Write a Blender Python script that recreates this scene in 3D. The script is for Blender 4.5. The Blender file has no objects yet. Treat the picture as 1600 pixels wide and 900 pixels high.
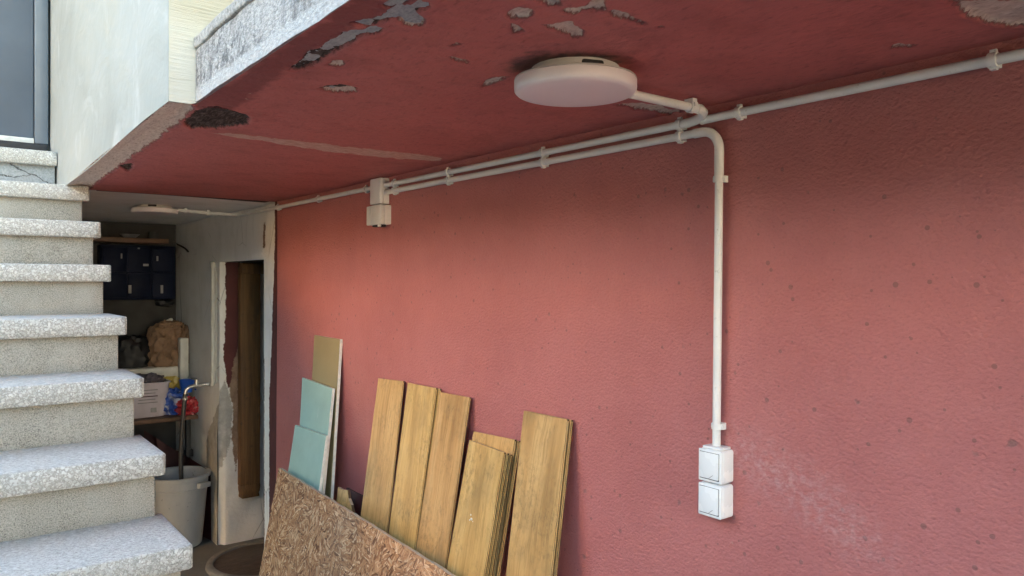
import bpy, bmesh, math, random
import numpy as np
from mathutils import Vector, Matrix, noise as mnoise
random.seed(7)
PI = math.pi
SC = bpy.context.scene
COL = SC.collection

# ------------------------------------------------------------------ camera
EYE = Vector((0, 0, 1.45))
FPX = 1180.0
YAW, PITCH, ROLL = math.radians(37.6), math.radians(-0.5), math.radians(0.25)
FWD = Vector((math.sin(YAW)*math.cos(PITCH), math.cos(YAW)*math.cos(PITCH), math.sin(PITCH)))
RGT = Vector((math.cos(YAW), -math.sin(YAW), 0))
UPV = RGT.cross(FWD)
RGT, UPV = RGT*math.cos(ROLL)+UPV*math.sin(ROLL), UPV*math.cos(ROLL)-RGT*math.sin(ROLL)
cam = bpy.data.cameras.new('camera')
cam.sensor_width = 36.0
cam.lens = FPX/1600*36.0
cam.clip_start = 0.02
cam.clip_end = 500
camo = bpy.data.objects.new('camera', cam)
COL.objects.link(camo)
cm = Matrix((RGT, UPV, -FWD)).transposed().to_4x4()
cm.translation = EYE
camo.matrix_world = cm
SC.camera = camo

# ------------------------------------------------------------------ light
SUN_EL, SUN_AZ = math.radians(34), math.radians(66)      # azimuth from +Y towards +X
world = bpy.data.worlds.new('World')
SC.world = world
world.use_nodes = True
wn = world.node_tree
sky = wn.nodes.new('ShaderNodeTexSky')
sky.sky_type = 'NISHITA'
sky.sun_disc = False
sky.sun_elevation = SUN_EL
sky.sun_rotation = SUN_AZ
sky.air_density = 1.0
sky.dust_density = 1.0
sky.ozone_density = 0.6
bg = wn.nodes['Background']
tint = wn.nodes.new('ShaderNodeMix')
tint.data_type = 'RGBA'
tint.blend_type = 'MULTIPLY'
tint.inputs[0].default_value = 1.0
tint.inputs[7].default_value = (1.13, 1.03, .84, 1)      # thin warm haze over the whole sky
wn.links.new(sky.outputs[0], tint.inputs[6])
wn.links.new(tint.outputs[2], bg.inputs[0])
bg.inputs[1].default_value = 0.12
sl = bpy.data.lights.new('sun', 'SUN')
sl.energy = 5.0
sl.angle = math.radians(0.5)
sl.color = (1.0, 0.93, 0.82)
slo = bpy.data.objects.new('sun', sl)
COL.objects.link(slo)
sdir = Vector((math.sin(SUN_AZ)*math.cos(SUN_EL), math.cos(SUN_AZ)*math.cos(SUN_EL), math.sin(SUN_EL)))
slo.rotation_euler = sdir.to_track_quat('Z', 'Y').to_euler()
slo.location = sdir*30
SC.view_settings.view_transform = 'Standard'
SC.view_settings.look = 'None'
SC.view_settings.gamma = 1.0
SC.view_settings.use_curve_mapping = False
SC.view_settings.exposure = 3.95
SC.cycles.use_denoising = True
SC.cycles.max_bounces = 10
SC.cycles.diffuse_bounces = 6

# ------------------------------------------------------------------ key dimensions (metres)
W = 1.25            # red wall plane
ZC = 1.8075         # underside of the slab
XS = 0.484          # right ends of the stair treads


def ray(u, v):
    return FWD+RGT*((u-800)/FPX)-UPV*((v-450)/FPX)


def at_x(u, v, x=W):
    d = ray(u, v)
    return EYE+d*(x/d.x)


def at_y(u, v, y):
    d = ray(u, v)
    return EYE+d*(y/d.y)


def at_z(u, v, z):
    d = ray(u, v)
    return EYE+d*((z-1.45)/d.z)


# ------------------------------------------------------------------ material helpers
class G:
    def __init__(s, m):
        s.t = m.node_tree
        s.b = s.t.nodes['Principled BSDF']
        s.out = [n for n in s.t.nodes if n.type == 'OUTPUT_MATERIAL'][0]

    def put(s, sock, v):
        if v is None:
            return
        if isinstance(v, bpy.types.NodeSocket):
            s.t.links.new(v, sock)
        else:
            if sock.type == 'RGBA' and not isinstance(v, (int, float)) and len(v) == 3:
                v = (*v, 1)
            sock.default_value = v

    def new(s, typ, **kw):
        n = s.t.nodes.new(typ)
        for k, v in kw.items():
            setattr(n, k, v)
        return n

    def co(s, k='Object'):
        return s.new('ShaderNodeTexCoord').outputs[k]

    def map(s, vec, scale=(1, 1, 1), rot=(0, 0, 0), loc=(0, 0, 0)):
        n = s.new('ShaderNodeMapping')
        s.put(n.inputs[0], vec)
        n.inputs['Scale'].default_value = scale
        n.inputs['Rotation'].default_value = rot
        s.put(n.inputs['Location'], loc)
        return n.outputs[0]

    def noise(s, vec, scale, detail=4, rough=.55, out=0, dist=0):
        n = s.new('ShaderNodeTexNoise')
        s.put(n.inputs['Vector'], vec)
        s.put(n.inputs['Scale'], scale)
        n.inputs['Detail'].default_value = detail
        n.inputs['Roughness'].default_value = rough
        n.inputs['Distortion'].default_value = dist
        return n.outputs[out]

    def vor(s, vec, scale, feature='F1', out='Distance', rand=1):
        n = s.new('ShaderNodeTexVoronoi', feature=feature)
        s.put(n.inputs['Vector'], vec)
        s.put(n.inputs['Scale'], scale)
        n.inputs['Randomness'].default_value = rand
        return n.outputs[out]

    def ramp(s, f, stops):
        n = s.new('ShaderNodeValToRGB')
        s.put(n.inputs[0], f)
        e = n.color_ramp.elements
        while len(e) < len(stops):
            e.new(.5)
        for i, (p, c) in enumerate(stops):
            e[i].position = p
            if isinstance(c, (int, float)):
                c = (c, c, c)
            e[i].color = (*c, 1)
        return n.outputs[0]

    def step(s, f, lo, hi, a=0., b=1.):
        n = s.new('ShaderNodeMapRange')
        n.clamp = True
        s.put(n.inputs[0], f)
        for i, v in enumerate((lo, hi, a, b)):
            s.put(n.inputs[i+1], v)
        return n.outputs[0]

    def mix(s, f, a, b, blend='MIX'):
        n = s.new('ShaderNodeMix', data_type='RGBA', blend_type=blend)
        n.clamp_factor = True
        s.put(n.inputs[0], f)
        s.put(n.inputs[6], a)
        s.put(n.inputs[7], b)
        return n.outputs[2]

    def m(s, op, a, b=None, c=None):
        n = s.new('ShaderNodeMath', operation=op)
        for i, v in enumerate((a, b, c)):
            s.put(n.inputs[i], v)
        return n.outputs[0]

    def attr(s, name):
        return s.new('ShaderNodeAttribute', attribute_name=name).outputs['Fac']

    def bump(s, h, strength=.5, dist=.01, normal=None):
        n = s.new('ShaderNodeBump')
        s.put(n.inputs['Height'], h)
        s.put(n.inputs['Strength'], strength)
        n.inputs['Distance'].default_value = dist
        if normal is not None:
            s.put(n.inputs['Normal'], normal)
        return n.outputs[0]

    def rnd(s):
        return s.new('ShaderNodeObjectInfo').outputs['Random']

    def fin(s, color=None, rough=None, normal=None, **kw):
        s.put(s.b.inputs['Base Color'], color)
        s.put(s.b.inputs['Roughness'], rough)
        s.put(s.b.inputs['Normal'], normal)
        for k, v in kw.items():
            s.put(s.b.inputs[k.replace('_', ' ')], v)


def mat(name, fn):
    m = bpy.data.materials.new(name)
    m.use_nodes = True
    fn(G(m))
    return m


def plain(name, col, rough=.5, var=.12, scale=20, bump=.05, bscale=200, **kw):
    def f(g):
        c = g.co()
        n = g.noise(c, scale, 5)
        lo = tuple(x*(1-var) for x in col)
        hi = tuple(min(1, x*(1+var)) for x in col)
        color = g.ramp(n, [(.3, lo), (.7, hi)])
        g.fin(color, g.step(g.noise(c, scale*2.3, 3), .3, .7, rough*.85, min(1, rough*1.15)),
              g.bump(g.noise(c, bscale, 3), bump, .002), **kw)
    return mat(name, f)


# ------------------------------------------------------------------ object helpers
def tag(o, label=None, cat=None, group=None, kind=None):
    if label:
        o['label'] = label
    if cat:
        o['category'] = cat
    if group:
        o['group'] = group
    if kind:
        o['kind'] = kind
    return o


def thing(name, loc, label, cat, group=None, mw=None):
    o = bpy.data.objects.new(name, None)
    COL.objects.link(o)
    o.empty_display_size = .1
    if mw is not None:
        o.matrix_world = mw
    else:
        o.location = loc
    return tag(o, label, cat, group)


def link(name, me, parent=None, mats=()):
    o = bpy.data.objects.new(name, me)
    for m in mats:
        if m:
            me.materials.append(m)
    COL.objects.link(o)
    if parent:
        o.parent = parent
    return o


def base_of(parent):
    if parent is None:
        return Vector((0, 0, 0))
    v = parent.location.copy()
    p = parent.parent
    while p:
        v += p.location
        p = p.parent
    return v


def from_bm(name, bm, m, parent=None, smooth=False, local=False, auto=None):
    """links bm as one mesh; verts are given in world space unless local"""
    bmesh.ops.recalc_face_normals(bm, faces=bm.faces)
    if not local:
        b = base_of(parent)
        if parent is None:
            # put the origin at the base centre
            xs = [v.co for v in bm.verts]
            b = Vector(((min(v.x for v in xs)+max(v.x for v in xs))/2,
                        (min(v.y for v in xs)+max(v.y for v in xs))/2, min(v.z for v in xs)))
        bmesh.ops.translate(bm, verts=bm.verts, vec=-b)
    me = bpy.data.meshes.new(name)
    for f in bm.faces:
        f.smooth = smooth
    if auto is not None:
        for e in bm.edges:
            if len(e.link_faces) == 2 and e.calc_face_angle(0) > auto:
                e.smooth = False
        for f in bm.faces:
            f.smooth = True
    bm.to_mesh(me)
    bm.free()
    o = link(name, me, parent, (m,))
    if not local and parent is None:
        o.location = b
    return o


def bm_box(x0, x1, y0, y1, z0, z1, bev=0, seg=2, bm=None):
    own = bmesh.new()
    bmesh.ops.create_cube(own, size=1)
    bmesh.ops.scale(own, vec=(x1-x0, y1-y0, z1-z0), verts=own.verts)
    bmesh.ops.translate(own, vec=((x0+x1)/2, (y0+y1)/2, (z0+z1)/2), verts=own.verts)
    if bev:
        bmesh.ops.bevel(own, geom=own.edges[:], offset=bev, segments=seg, affect='EDGES', profile=.5)
    if bm is None:
        return own
    me = bpy.data.meshes.new('t')
    own.to_mesh(me)
    own.free()
    bm.from_mesh(me)
    bpy.data.meshes.remove(me)
    return bm


def box(name, x0, x1, y0, y1, z0, z1, m, parent=None, bev=.002, seg=2):
    return from_bm(name, bm_box(x0, x1, y0, y1, z0, z1, bev, seg), m, parent, auto=math.radians(50))


def rough_up(bm, axis, stepsize, amp, scale, seed=0, lock=None):
    """cuts the shape into slices along an axis, then moves the vertices by noise"""
    cs = [v.co[axis] for v in bm.verts]
    a, b = min(cs), max(cs)
    n = int((b-a)/stepsize)
    no = Vector((0, 0, 0))
    no[axis] = 1
    for i in range(1, n):
        p = Vector((0, 0, 0))
        p[axis] = a+(b-a)*i/n
        bmesh.ops.bisect_plane(bm, geom=bm.verts[:]+bm.edges[:]+bm.faces[:], plane_co=p, plane_no=no)
    for v in bm.verts:
        d = mnoise.noise_vector(v.co*scale+Vector((seed, seed*2.1, 0)))
        v.co += d*amp
    return bm


def tube_bm(path, r, n=12, bm=None, caps=True):
    if bm is None:
        bm = bmesh.new()
    path = [Vector(p) for p in path]
    rings = []
    prev = None
    for i, p in enumerate(path):
        t = (path[min(i+1, len(path)-1)]-path[max(i-1, 0)]).normalized()
        if prev is None:
            a = t.orthogonal().normalized()
        else:
            a = (prev-t*prev.dot(t)).normalized()
        prev = a
        b = t.cross(a)
        rr = r[i] if isinstance(r, (list, tuple)) else r
        rings.append([bm.verts.new(p+(a*math.cos(k*2*PI/n)+b*math.sin(k*2*PI/n))*rr) for k in range(n)])
    for i in range(len(rings)-1):
        for k in range(n):
            bm.faces.new((rings[i][k], rings[i][(k+1) % n], rings[i+1][(k+1) % n], rings[i+1][k]))
    if caps:
        bm.faces.new(rings[0][::-1])
        bm.faces.new(rings[-1])
    return bm


def tube(name, path, r, m, parent=None, n=12, caps=True):
    return from_bm(name, tube_bm(path, r, n, None, caps), m, parent, auto=math.radians(50))


def lathe_bm(prof, c, n=48, axis='Z', sq=None):
    """profile of (r, h) turned about a vertical axis through c"""
    bm = bmesh.new()
    rings = []
    for r, h in prof:
        if r < 1e-6:
            rings.append([bm.verts.new((c[0], c[1], c[2]+h))])
            continue
        ring = []
        for k in range(n):
            a = 2*PI*k/n
            x, y = math.cos(a), math.sin(a)
            if sq:
                e, sx, sy = sq
                x = math.copysign(abs(x)**(2/e), x)*sx
                y = math.copysign(abs(y)**(2/e), y)*sy
            ring.append(bm.verts.new((c[0]+r*x, c[1]+r*y, c[2]+h)))
        rings.append(ring)
    for a, b in zip(rings[:-1], rings[1:]):
        if len(a) == 1 and len(b) == 1:
            continue
        for k in range(n):
            k2 = (k+1) % n
            if len(a) == 1:
                bm.faces.new((a[0], b[k2], b[k]))
            elif len(b) == 1:
                bm.faces.new((a[k], a[k2], b[0]))
            else:
                bm.faces.new((a[k], a[k2], b[k2], b[k]))
    return bm


def lathe(name, prof, c, m, parent=None, n=48, sq=None, ang=40):
    return from_bm(name, lathe_bm(prof, c, n, 'Z', sq), m, parent, auto=math.radians(ang))


def arc(c, a, b, r, n=8):
    """quarter bend: from c+a*r to c+b*r round the corner"""
    c, a, b = Vector(c), Vector(a), Vector(b)
    return [c+(a*math.cos(t*PI/2/n)+b*math.sin(t*PI/2/n))*r for t in range(n+1)]


def sdist(px, py, poly):
    """signed distance (inside < 0) from arrays px, py to a polygon"""
    P = np.array(poly, float)
    d = np.full(px.shape, 1e9)
    ins = np.zeros(px.shape, bool)
    n = len(P)
    for i in range(n):
        a, b = P[i], P[(i+1) % n]
        e = b-a
        L = e@e+1e-12
        t = np.clip(((px-a[0])*e[0]+(py-a[1])*e[1])/L, 0, 1)
        d = np.minimum(d, np.hypot(px-a[0]-t*e[0], py-a[1]-t*e[1]))
        c = (a[1] > py) != (b[1] > py)
        with np.errstate(divide='ignore', invalid='ignore'):
            xi = (b[0]-a[0])*(py-a[1])/(b[1]-a[1])+a[0]
        ins ^= c & (px < xi)
    return np.where(ins, -d, d)


def sheet(name, us, vs, fn, m, parent=None, attrs=None, hole=None, jit=0):
    """grid sheet; fn(U, V) -> x, y, z arrays (world); attrs name -> list of polygons in (u, v);
    each attribute stores the signed distance to the nearest polygon, clipped to +-0.1"""
    U, V = np.meshgrid(np.array(us), np.array(vs), indexing='ij')
    x, y, z = fn(U, V)
    b = base_of(parent)
    co = np.stack([x-b.x, y-b.y, z-b.z], -1).reshape(-1, 3)
    nu, nv = len(us), len(vs)
    idx = np.arange(nu*nv).reshape(nu, nv)
    q = np.stack([idx[:-1, :-1], idx[1:, :-1], idx[1:, 1:], idx[:-1, 1:]], -1)
    if hole:
        uc = (U[:-1, :-1]+U[1:, 1:])/2
        vc = (V[:-1, :-1]+V[1:, 1:])/2
        q = q[~((uc > hole[0]) & (uc < hole[1]) & (vc > hole[2]) & (vc < hole[3]))]
    q = q.reshape(-1, 4)
    me = bpy.data.meshes.new(name)
    me.vertices.add(len(co))
    me.vertices.foreach_set('co', co.astype(np.float32).ravel())
    me.loops.add(q.size)
    me.loops.foreach_set('vertex_index', q.astype(np.int32).ravel())
    me.polygons.add(len(q))
    me.polygons.foreach_set('loop_start', np.arange(0, q.size, 4, dtype=np.int32))
    me.update(calc_edges=True)
    for k, polys in (attrs or {}).items():
        if k.endswith('_h'):
            d = polys(U, V)
        else:
            d = np.full(U.shape, .1)
            for p in polys:
                d = np.minimum(d, sdist(U, V, p))
            d = np.clip(d, -.1, .1)
        a = me.attributes.new(k, 'FLOAT', 'POINT')
        a.data.foreach_set('value', d.astype(np.float32).ravel())
    me.polygons.foreach_set('use_smooth', np.ones(len(q), bool))
    return link(name, me, parent, (m,))


def lin(a, b, step):
    n = max(1, int(round(abs(b-a)/step)))
    return list(np.linspace(a, b, n+1))


def joinlin(stops, step):
    out = []
    for a, b in zip(stops[:-1], stops[1:]):
        out += lin(a, b, step)[:-1]
    return out+[stops[-1]]


# ------------------------------------------------------------------ materials
RED = (.285, .060, .052)


def f_redwall(g):
    c = g.co()
    # sprayed and rolled render: fine lumps, slightly drawn out
    n1 = g.noise(g.map(c, (1, .9, 1.2), (.45, 0, 0)), 190, 5, .70)
    n2 = g.vor(g.map(c, (1, .85, 1.2), (.45, 0, 0)), 140, 'SMOOTH_F1')
    big = g.noise(c, 3.2, 5)
    mid = g.noise(c, 14, 5, .6)
    h = g.m('ADD', g.m('MULTIPLY', n1, 1.0), g.m('MULTIPLY', n2, .55))
    col = g.ramp(big, [(.3, (.43, .122, .112)), (.7, (.50, .155, .144))])
    col = g.mix(g.step(mid, .45, .75, 0, .35), col, (.55, .19, .17))
    # dark pits
    pv = g.vor(c, 21, 'F1')
    pr = g.vor(c, 21, 'F1', 'Color')
    pit = g.step(g.m('SUBTRACT', g.m('ADD', pv, g.m('MULTIPLY', g.noise(c, 120, 4, .7), .42)), g.m('MULTIPLY', pr, .355)), .03, -.05)
    col = g.mix(g.m('MULTIPLY', pit, .55), col, (.13, .085, .078))
    pv2 = g.vor(c, 42, 'F1')
    pr2 = g.vor(c, 42, 'F1', 'Color')
    pit2 = g.m('LESS_THAN', pv2, g.m('MULTIPLY', g.m('SUBTRACT', pr2, .28), .30))
    col = g.mix(g.m('MULTIPLY', pit2, .55), col, (.13, .05, .045))
    # colour follows the lumps: darker in the hollows, paler on the grains
    col = g.mix(g.step(n1, .50, .30, 0, .35), col, (.25, .058, .05))
    col = g.mix(g.step(n1, .58, .75, 0, .30), col, (.62, .27, .25))
    # pale scratches
    sv = g.noise(g.map(c, (1, 1, 1.6), (.6, 0, 0)), 26, 3, .6, dist=1.2)
    sc = g.m('MULTIPLY', g.m('GREATER_THAN', sv, .735), g.m('GREATER_THAN', g.noise(c, 5, 2), .53))
    col = g.mix(g.m('MULTIPLY', sc, .45), col, (.5, .3, .27))
    # dusty rub beside the switches
    sd = g.attr('dust')
    du = g.m('MULTIPLY', g.step(sd, .05, -.07, 0, .62), g.step(g.m('ADD', g.noise(c, 70, 4), g.m('MULTIPLY', n1, .6)), .7, 1.0))
    col = g.mix(du, col, (.58, .42, .42))
    # bare and white patches near the passage
    wd = g.m('ADD', g.attr('white'), g.m('MULTIPLY', g.m('SUBTRACT', g.noise(c, 45, 5, .65), .5), .035))
    wm = g.step(wd, .002, -.002)
    col = g.mix(wm, col, g.ramp(g.noise(c, 9, 5), [(.3, (.66, .65, .62)), (.7, (.78, .77, .74))]))
    nrm = g.bump(g.m('SUBTRACT', h, g.m('MULTIPLY', pit, .5)), .85, .0048)
    g.fin(col, g.step(n1, .3, .7, .48, .66), nrm, Specular_IOR_Level=.95)


def f_ceiling(g):
    c = g.co()
    n1 = g.noise(g.map(c, (1.4, .7, 1)), 70, 4, .6)
    big = g.noise(c, 4, 5, .6)
    st = g.noise(g.map(c, (5, 1, 1), (0, 0, .5)), 12, 6, .65)
    col = g.ramp(big, [(.3, (.44, .125, .113)), (.7, (.51, .155, .142))])
    col = g.mix(g.step(st, .56, .78, 0, .4), col, (.36, .10, .085))
    col = g.mix(g.step(g.noise(g.map(c, (1.6, .8, 1), (0, 0, -.9)), 50, 6, .74), .54, .70, 0, .6), col, (.15, .036, .033))
    col = g.mix(g.step(g.noise(c, 7, 6, .7), .50, .66, 0, .4), col, (.22, .055, .05))
    damp = g.step(g.m('ADD', g.attr('damp'), g.m('MULTIPLY', g.m('SUBTRACT', g.noise(c, 22, 5, .6), .5), .07)), .006, -.01)
    col = g.mix(g.m('MULTIPLY', damp, .6), col, (.115, .018, .024))
    grime = g.step(g.m('ADD', g.attr('grime'), g.m('MULTIPLY', g.m('SUBTRACT', g.noise(c, 30, 5, .65), .5), .11)), .012, -.02)
    col = g.mix(g.m('MULTIPLY', grime, .8), col, (.055, .042, .036))
    nz = g.m('MULTIPLY', g.m('SUBTRACT', g.noise(g.map(c, (2.2, .8, 1), (0, 0, -.9)), 130, 5, .7), .5), .014)
    pd = g.m('ADD', g.attr('peel'), nz)
    pm = g.step(pd, .0015, -.0015)
    mort = g.ramp(g.noise(g.map(c, (2.2, .9, 1), (0, 0, -.9)), 75, 7, .75), [(.30, (.24, .16, .13)), (.42, (.56, .43, .35)), (.66, (.76, .63, .53))])
    col = g.mix(pm, col, mort)
    kd = g.m('ADD', g.attr('soot'), nz)
    km = g.step(kd, .002, -.003)
    soot = g.ramp(g.noise(g.map(c, (3.5, .8, 1), (0, 0, -.5)), 34, 7, .74), [(.3, (.03, .023, .023)), (.48, (.075, .055, .048)), (.68, (.22, .168, .145))])
    col = g.mix(km, col, soot)
    td = g.m('ADD', g.attr('tan'), g.m('MULTIPLY', nz, 1.5))
    tm = g.step(td, .0012, -.0012)
    col = g.mix(tm, col, g.ramp(g.noise(g.map(c, (1, 3, 1)), 40, 5, .6), [(.3, (.40, .22, .175)), (.65, (.62, .42, .35))]))
    # stray flakes
    fl = g.m('GREATER_THAN', g.m('MULTIPLY', g.noise(g.map(c, (2, .9, 1), (0, 0, -.9)), 34, 7, .74), g.step(g.noise(c, 3.1, 3), .40, .56)), .645)
    col = g.mix(g.m('MULTIPLY', fl, .7), col, (.30, .20, .165))
    rim = g.step(g.m('ABSOLUTE', g.m('SUBTRACT', pd, .0012)), .0, .003, .45, 0)
    col = g.mix(rim, col, (.08, .03, .026))
    hh = g.m('SUBTRACT', g.m('MULTIPLY', n1, .5), g.m('MULTIPLY', g.m('MAXIMUM', pm, km), .6))
    
    hh = g.m('ADD', hh, g.m('MULTIPLY', g.m('MULTIPLY', km, soot), 3.0))
    g.fin(col, g.step(g.m('MAXIMUM', pm, km), 0, 1, .62, .95), g.bump(hh, .8, .005), Specular_IOR_Level=g.step(g.m('MAXIMUM', pm, km), 0, 1, .35, .03))


def f_whitewall(g):
    c = g.co()
    n = g.noise(c, 5, 6, .6)
    col = g.ramp(n, [(.25, (.68, .67, .63)), (.5, (.80, .795, .77)), (.8, (.85, .85, .83))])
    col = g.mix(g.step(g.noise(g.map(c, (1, 1, .25)), 9, 5, .65), .55, .8, 0, .4), col, (.45, .44, .40))
    wob = g.m('SUBTRACT', g.noise(c, 27, 9, .74), .5)
    pm = g.step(g.m('ADD', g.attr('plaster'), g.m('MULTIPLY', wob, .07)), .004, -.004)
    pc = g.ramp(g.noise(c, 22, 6, .65), [(.3, (.30, .29, .27)), (.55, (.42, .41, .385)), (.75, (.54, .53, .50))])
    col = g.mix(pm, col, pc)
    rm = g.step(g.m('ADD', g.attr('red'), g.m('MULTIPLY', wob, .036)), .002, -.002)
    col = g.mix(rm, col, g.ramp(n, [(.3, (.075, .018, .018)), (.7, (.12, .030, .028))]))
    bm_ = g.step(g.m('ADD', g.attr('bare'), g.m('MULTIPLY', wob, .05)), .002, -.003)
    col = g.mix(bm_, col, g.ramp(g.noise(c, 30, 5, .6), [(.3, (.20, .12, .075)), (.7, (.34, .235, .16))]))
    crack = g.m('MULTIPLY', g.step(g.vor(g.map(c, (1, 1.2, .6)), 3.3, 'DISTANCE_TO_EDGE'), .006, .0), g.step(g.noise(c, 2.5, 2), .5, .6))
    col = g.mix(g.m('MULTIPLY', crack, .75), col, (.07, .06, .05))
    h = g.m('ADD', g.noise(c, 34, 6, .6), g.m('MULTIPLY', g.m('SUBTRACT', pm, g.m('MULTIPLY', bm_, 1.4)), .6))
    g.fin(col, .75, g.bump(g.m('SUBTRACT', h, crack), .5, .006))


def f_paintedblock(g):
    c = g.co()
    n = g.noise(g.map(c, (1, .4, .7)), 5, 6, .6, dist=.6)
    col = g.ramp(n, [(.25, (.26, .28, .265)), (.5, (.315, .34, .325)), (.75, (.36, .388, .38))])
    st = g.noise(g.map(c, (1, .55, .6), (.35, 0, 0)), 5, 5, .6, dist=1.0)
    col = g.mix(g.step(st, .52, .75, 0, .55), col, (.36, .36, .305))
    st2 = g.noise(g.map(c, (1, .6, .7), (-.6, 0, 0)), 5, 4, .6, dist=1.4)
    col = g.mix(g.step(st2, .57, .72, 0, .8), col, (.44, .47, .465))
    trow = g.noise(g.map(c, (1, .6, 1.0), (-.6, 0, 0)), 7, 4, .5, dist=.8)
    h = g.m('ADD', g.m('MULTIPLY', trow, 1.0), g.m('MULTIPLY', g.noise(c, 60, 4), .10))
    g.fin(col, .55, g.bump(h, .4, .02), Specular_IOR_Level=.4)


def f_cream(g):
    c = g.co()
    br = g.noise(g.map(c, (2, 2, 42)), 4.5, 5, .65)
    n = g.noise(c, 7, 5)
    col = g.ramp(n, [(.3, (.45, .385, .27)), (.6, (.53, .46, .335)), (.8, (.57, .51, .40))])
    col = g.mix(g.step(br, .5, .72, 0, .35), col, (.36, .29, .19))
    low = g.step(g.attr('pale'), .05, -.05)
    col = g.mix(low, col, (.56, .51, .42))
    g.fin(col, .7, g.bump(br, .6, .006))


def f_fascia(g):
    c = g.co()
    sp = g.noise(g.map(c, (1, .5, 1)), 190, 4, .7)
    st = g.noise(g.map(c, (1, 1, .16)), 26, 6, .68)
    bigs = g.noise(c, 5.5, 5)
    col = g.ramp(sp, [(.30, (.14, .145, .15)), (.44, (.28, .285, .285)), (.58, (.41, .415, .41)), (.75, (.50, .505, .50))])
    runs = g.m('MULTIPLY', g.step(st, .50, .66), g.step(bigs, .36, .58, .1, 1))
    col = g.mix(g.m('MULTIPLY', runs, .85), col, (.085, .09, .095))
    col = g.mix(g.step(g.noise(c, 20, 4), .6, .75, 0, .6), col, (.50, .51, .50))
    mt = g.m('MULTIPLY', g.step(g.noise(c, 52, 7, .78), .47, .57), g.step(g.noise(c, 8, 5, .65), .40, .54))
    col = g.mix(g.m('MULTIPLY', mt, .85), col, (.075, .08, .085))
    fx = g.new('ShaderNodeSeparateXYZ')
    g.put(fx.inputs[0], c)
    low = g.step(g.m('ADD', fx.outputs[2], g.m('MULTIPLY', g.noise(c, 12, 4), .02)), .042, .036, 0, .75)
    col = g.mix(low, col, g.ramp(sp, [(.3, (.33, .345, .355)), (.7, (.50, .515, .52))]))
    g.fin(col, .85, g.bump(sp, .8, .005))


def f_coping(g):
    c = g.co()
    sp = g.noise(c, 110, 4, .7)
    col = g.ramp(sp, [(.3, (.18, .185, .18)), (.5, (.34, .345, .335)), (.7, (.46, .465, .45))])
    col = g.mix(g.step(g.noise(c, 14, 5), .5, .7, 0, .6), col, (.20, .205, .20))
    col = g.mix(g.step(g.noise(c, 60, 6, .75), .55, .66, 0, .7), col, (.10, .10, .10))
    g.fin(col, .9, g.bump(sp, .8, .005))


def f_tread(g):
    c = g.co()
    wv = g.new('ShaderNodeVectorMath', operation='MULTIPLY_ADD')
    g.put(wv.inputs[0], g.noise(c, 90, 2, .5, 1))
    wv.inputs[1].default_value = (.010, .010, .010)
    g.put(wv.inputs[2], c)
    p = wv.outputs[0]

    def chips(scale, amt, spread):
        v = g.vor(p, scale, 'F1')
        vc = g.new('ShaderNodeSeparateColor')
        g.put(vc.inputs[0], g.vor(p, scale, 'F1', 'Color'))
        a = g.m('SUBTRACT', g.m('ADD', g.m('MULTIPLY', vc.outputs[0], spread), amt), v)
        return g.step(a, -.05, .05), vc.outputs[1]
    m1, r1 = chips(135, .20, .42)
    m2, r2 = chips(270, .22, .40)
    big = g.noise(c, 6, 5, .6)
    mx = g.ramp(g.noise(c, 260, 3, .6), [(.3, (.22, .212, .19)), (.7, (.44, .425, .38))])
    mx = g.mix(g.step(big, .35, .7, 0, .5), mx, (.42, .40, .35))
    col = g.mix(m2, mx, g.mix(r2, (.36, .34, .30), (.66, .64, .58)))
    col = g.mix(m1, col, g.mix(r1, (.44, .43, .385), (.64, .63, .585)))
    # the walked-on top is ground smoother and greyer, with fine worn streaks
    geo = g.new('ShaderNodeSeparateXYZ')
    g.put(geo.inputs[0], g.new('ShaderNodeNewGeometry').outputs['True Normal'])
    topm = g.step(geo.outputs[2], .5, .8)
    wn_ = g.noise(g.map(c, (.55, 1.3, 1)), 150, 5, .7)
    worn = g.ramp(wn_, [(.38, (.19, .19, .187)), (.48, (.46, .46, .455)), (.60, (.64, .645, .64))])
    worn = g.mix(g.step(g.noise(g.map(c, (.6, 2.2, 1)), 7, 5, .65), .5, .72, 0, .5), worn, (.40, .40, .39))
    col = g.mix(g.m('MULTIPLY', topm, .52), col, worn)
    st = g.step(g.noise(g.map(c, (1, 1, .6)), 8, 5, .6), .52, .75, 0, .4)
    col = g.mix(g.m('MULTIPLY', st, g.m('SUBTRACT', 1, topm)), col, (.50, .46, .38))
    h = g.m('ADD', g.m('MAXIMUM', m1, g.m('MULTIPLY', m2, .7)), g.m('MULTIPLY', wn_, .8))
    g.fin(col, .62, g.bump(h, .6, .0028), Specular_IOR_Level=.45)


def f_riser(g):
    c = g.co()
    sp = g.noise(c, 330, 3, .7)
    col = g.ramp(sp, [(.34, (.08, .074, .062)), (.43, (.24, .223, .182)), (.54, (.34, .318, .264)), (.70, (.45, .425, .36))])
    big = g.noise(g.map(c, (1, 1, .5)), 7, 5, .6)
    col = g.mix(g.step(big, .42, .7, 0, .5), col, (.44, .42, .37))
    g.fin(col, .8, g.bump(sp, .5, .003))


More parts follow.
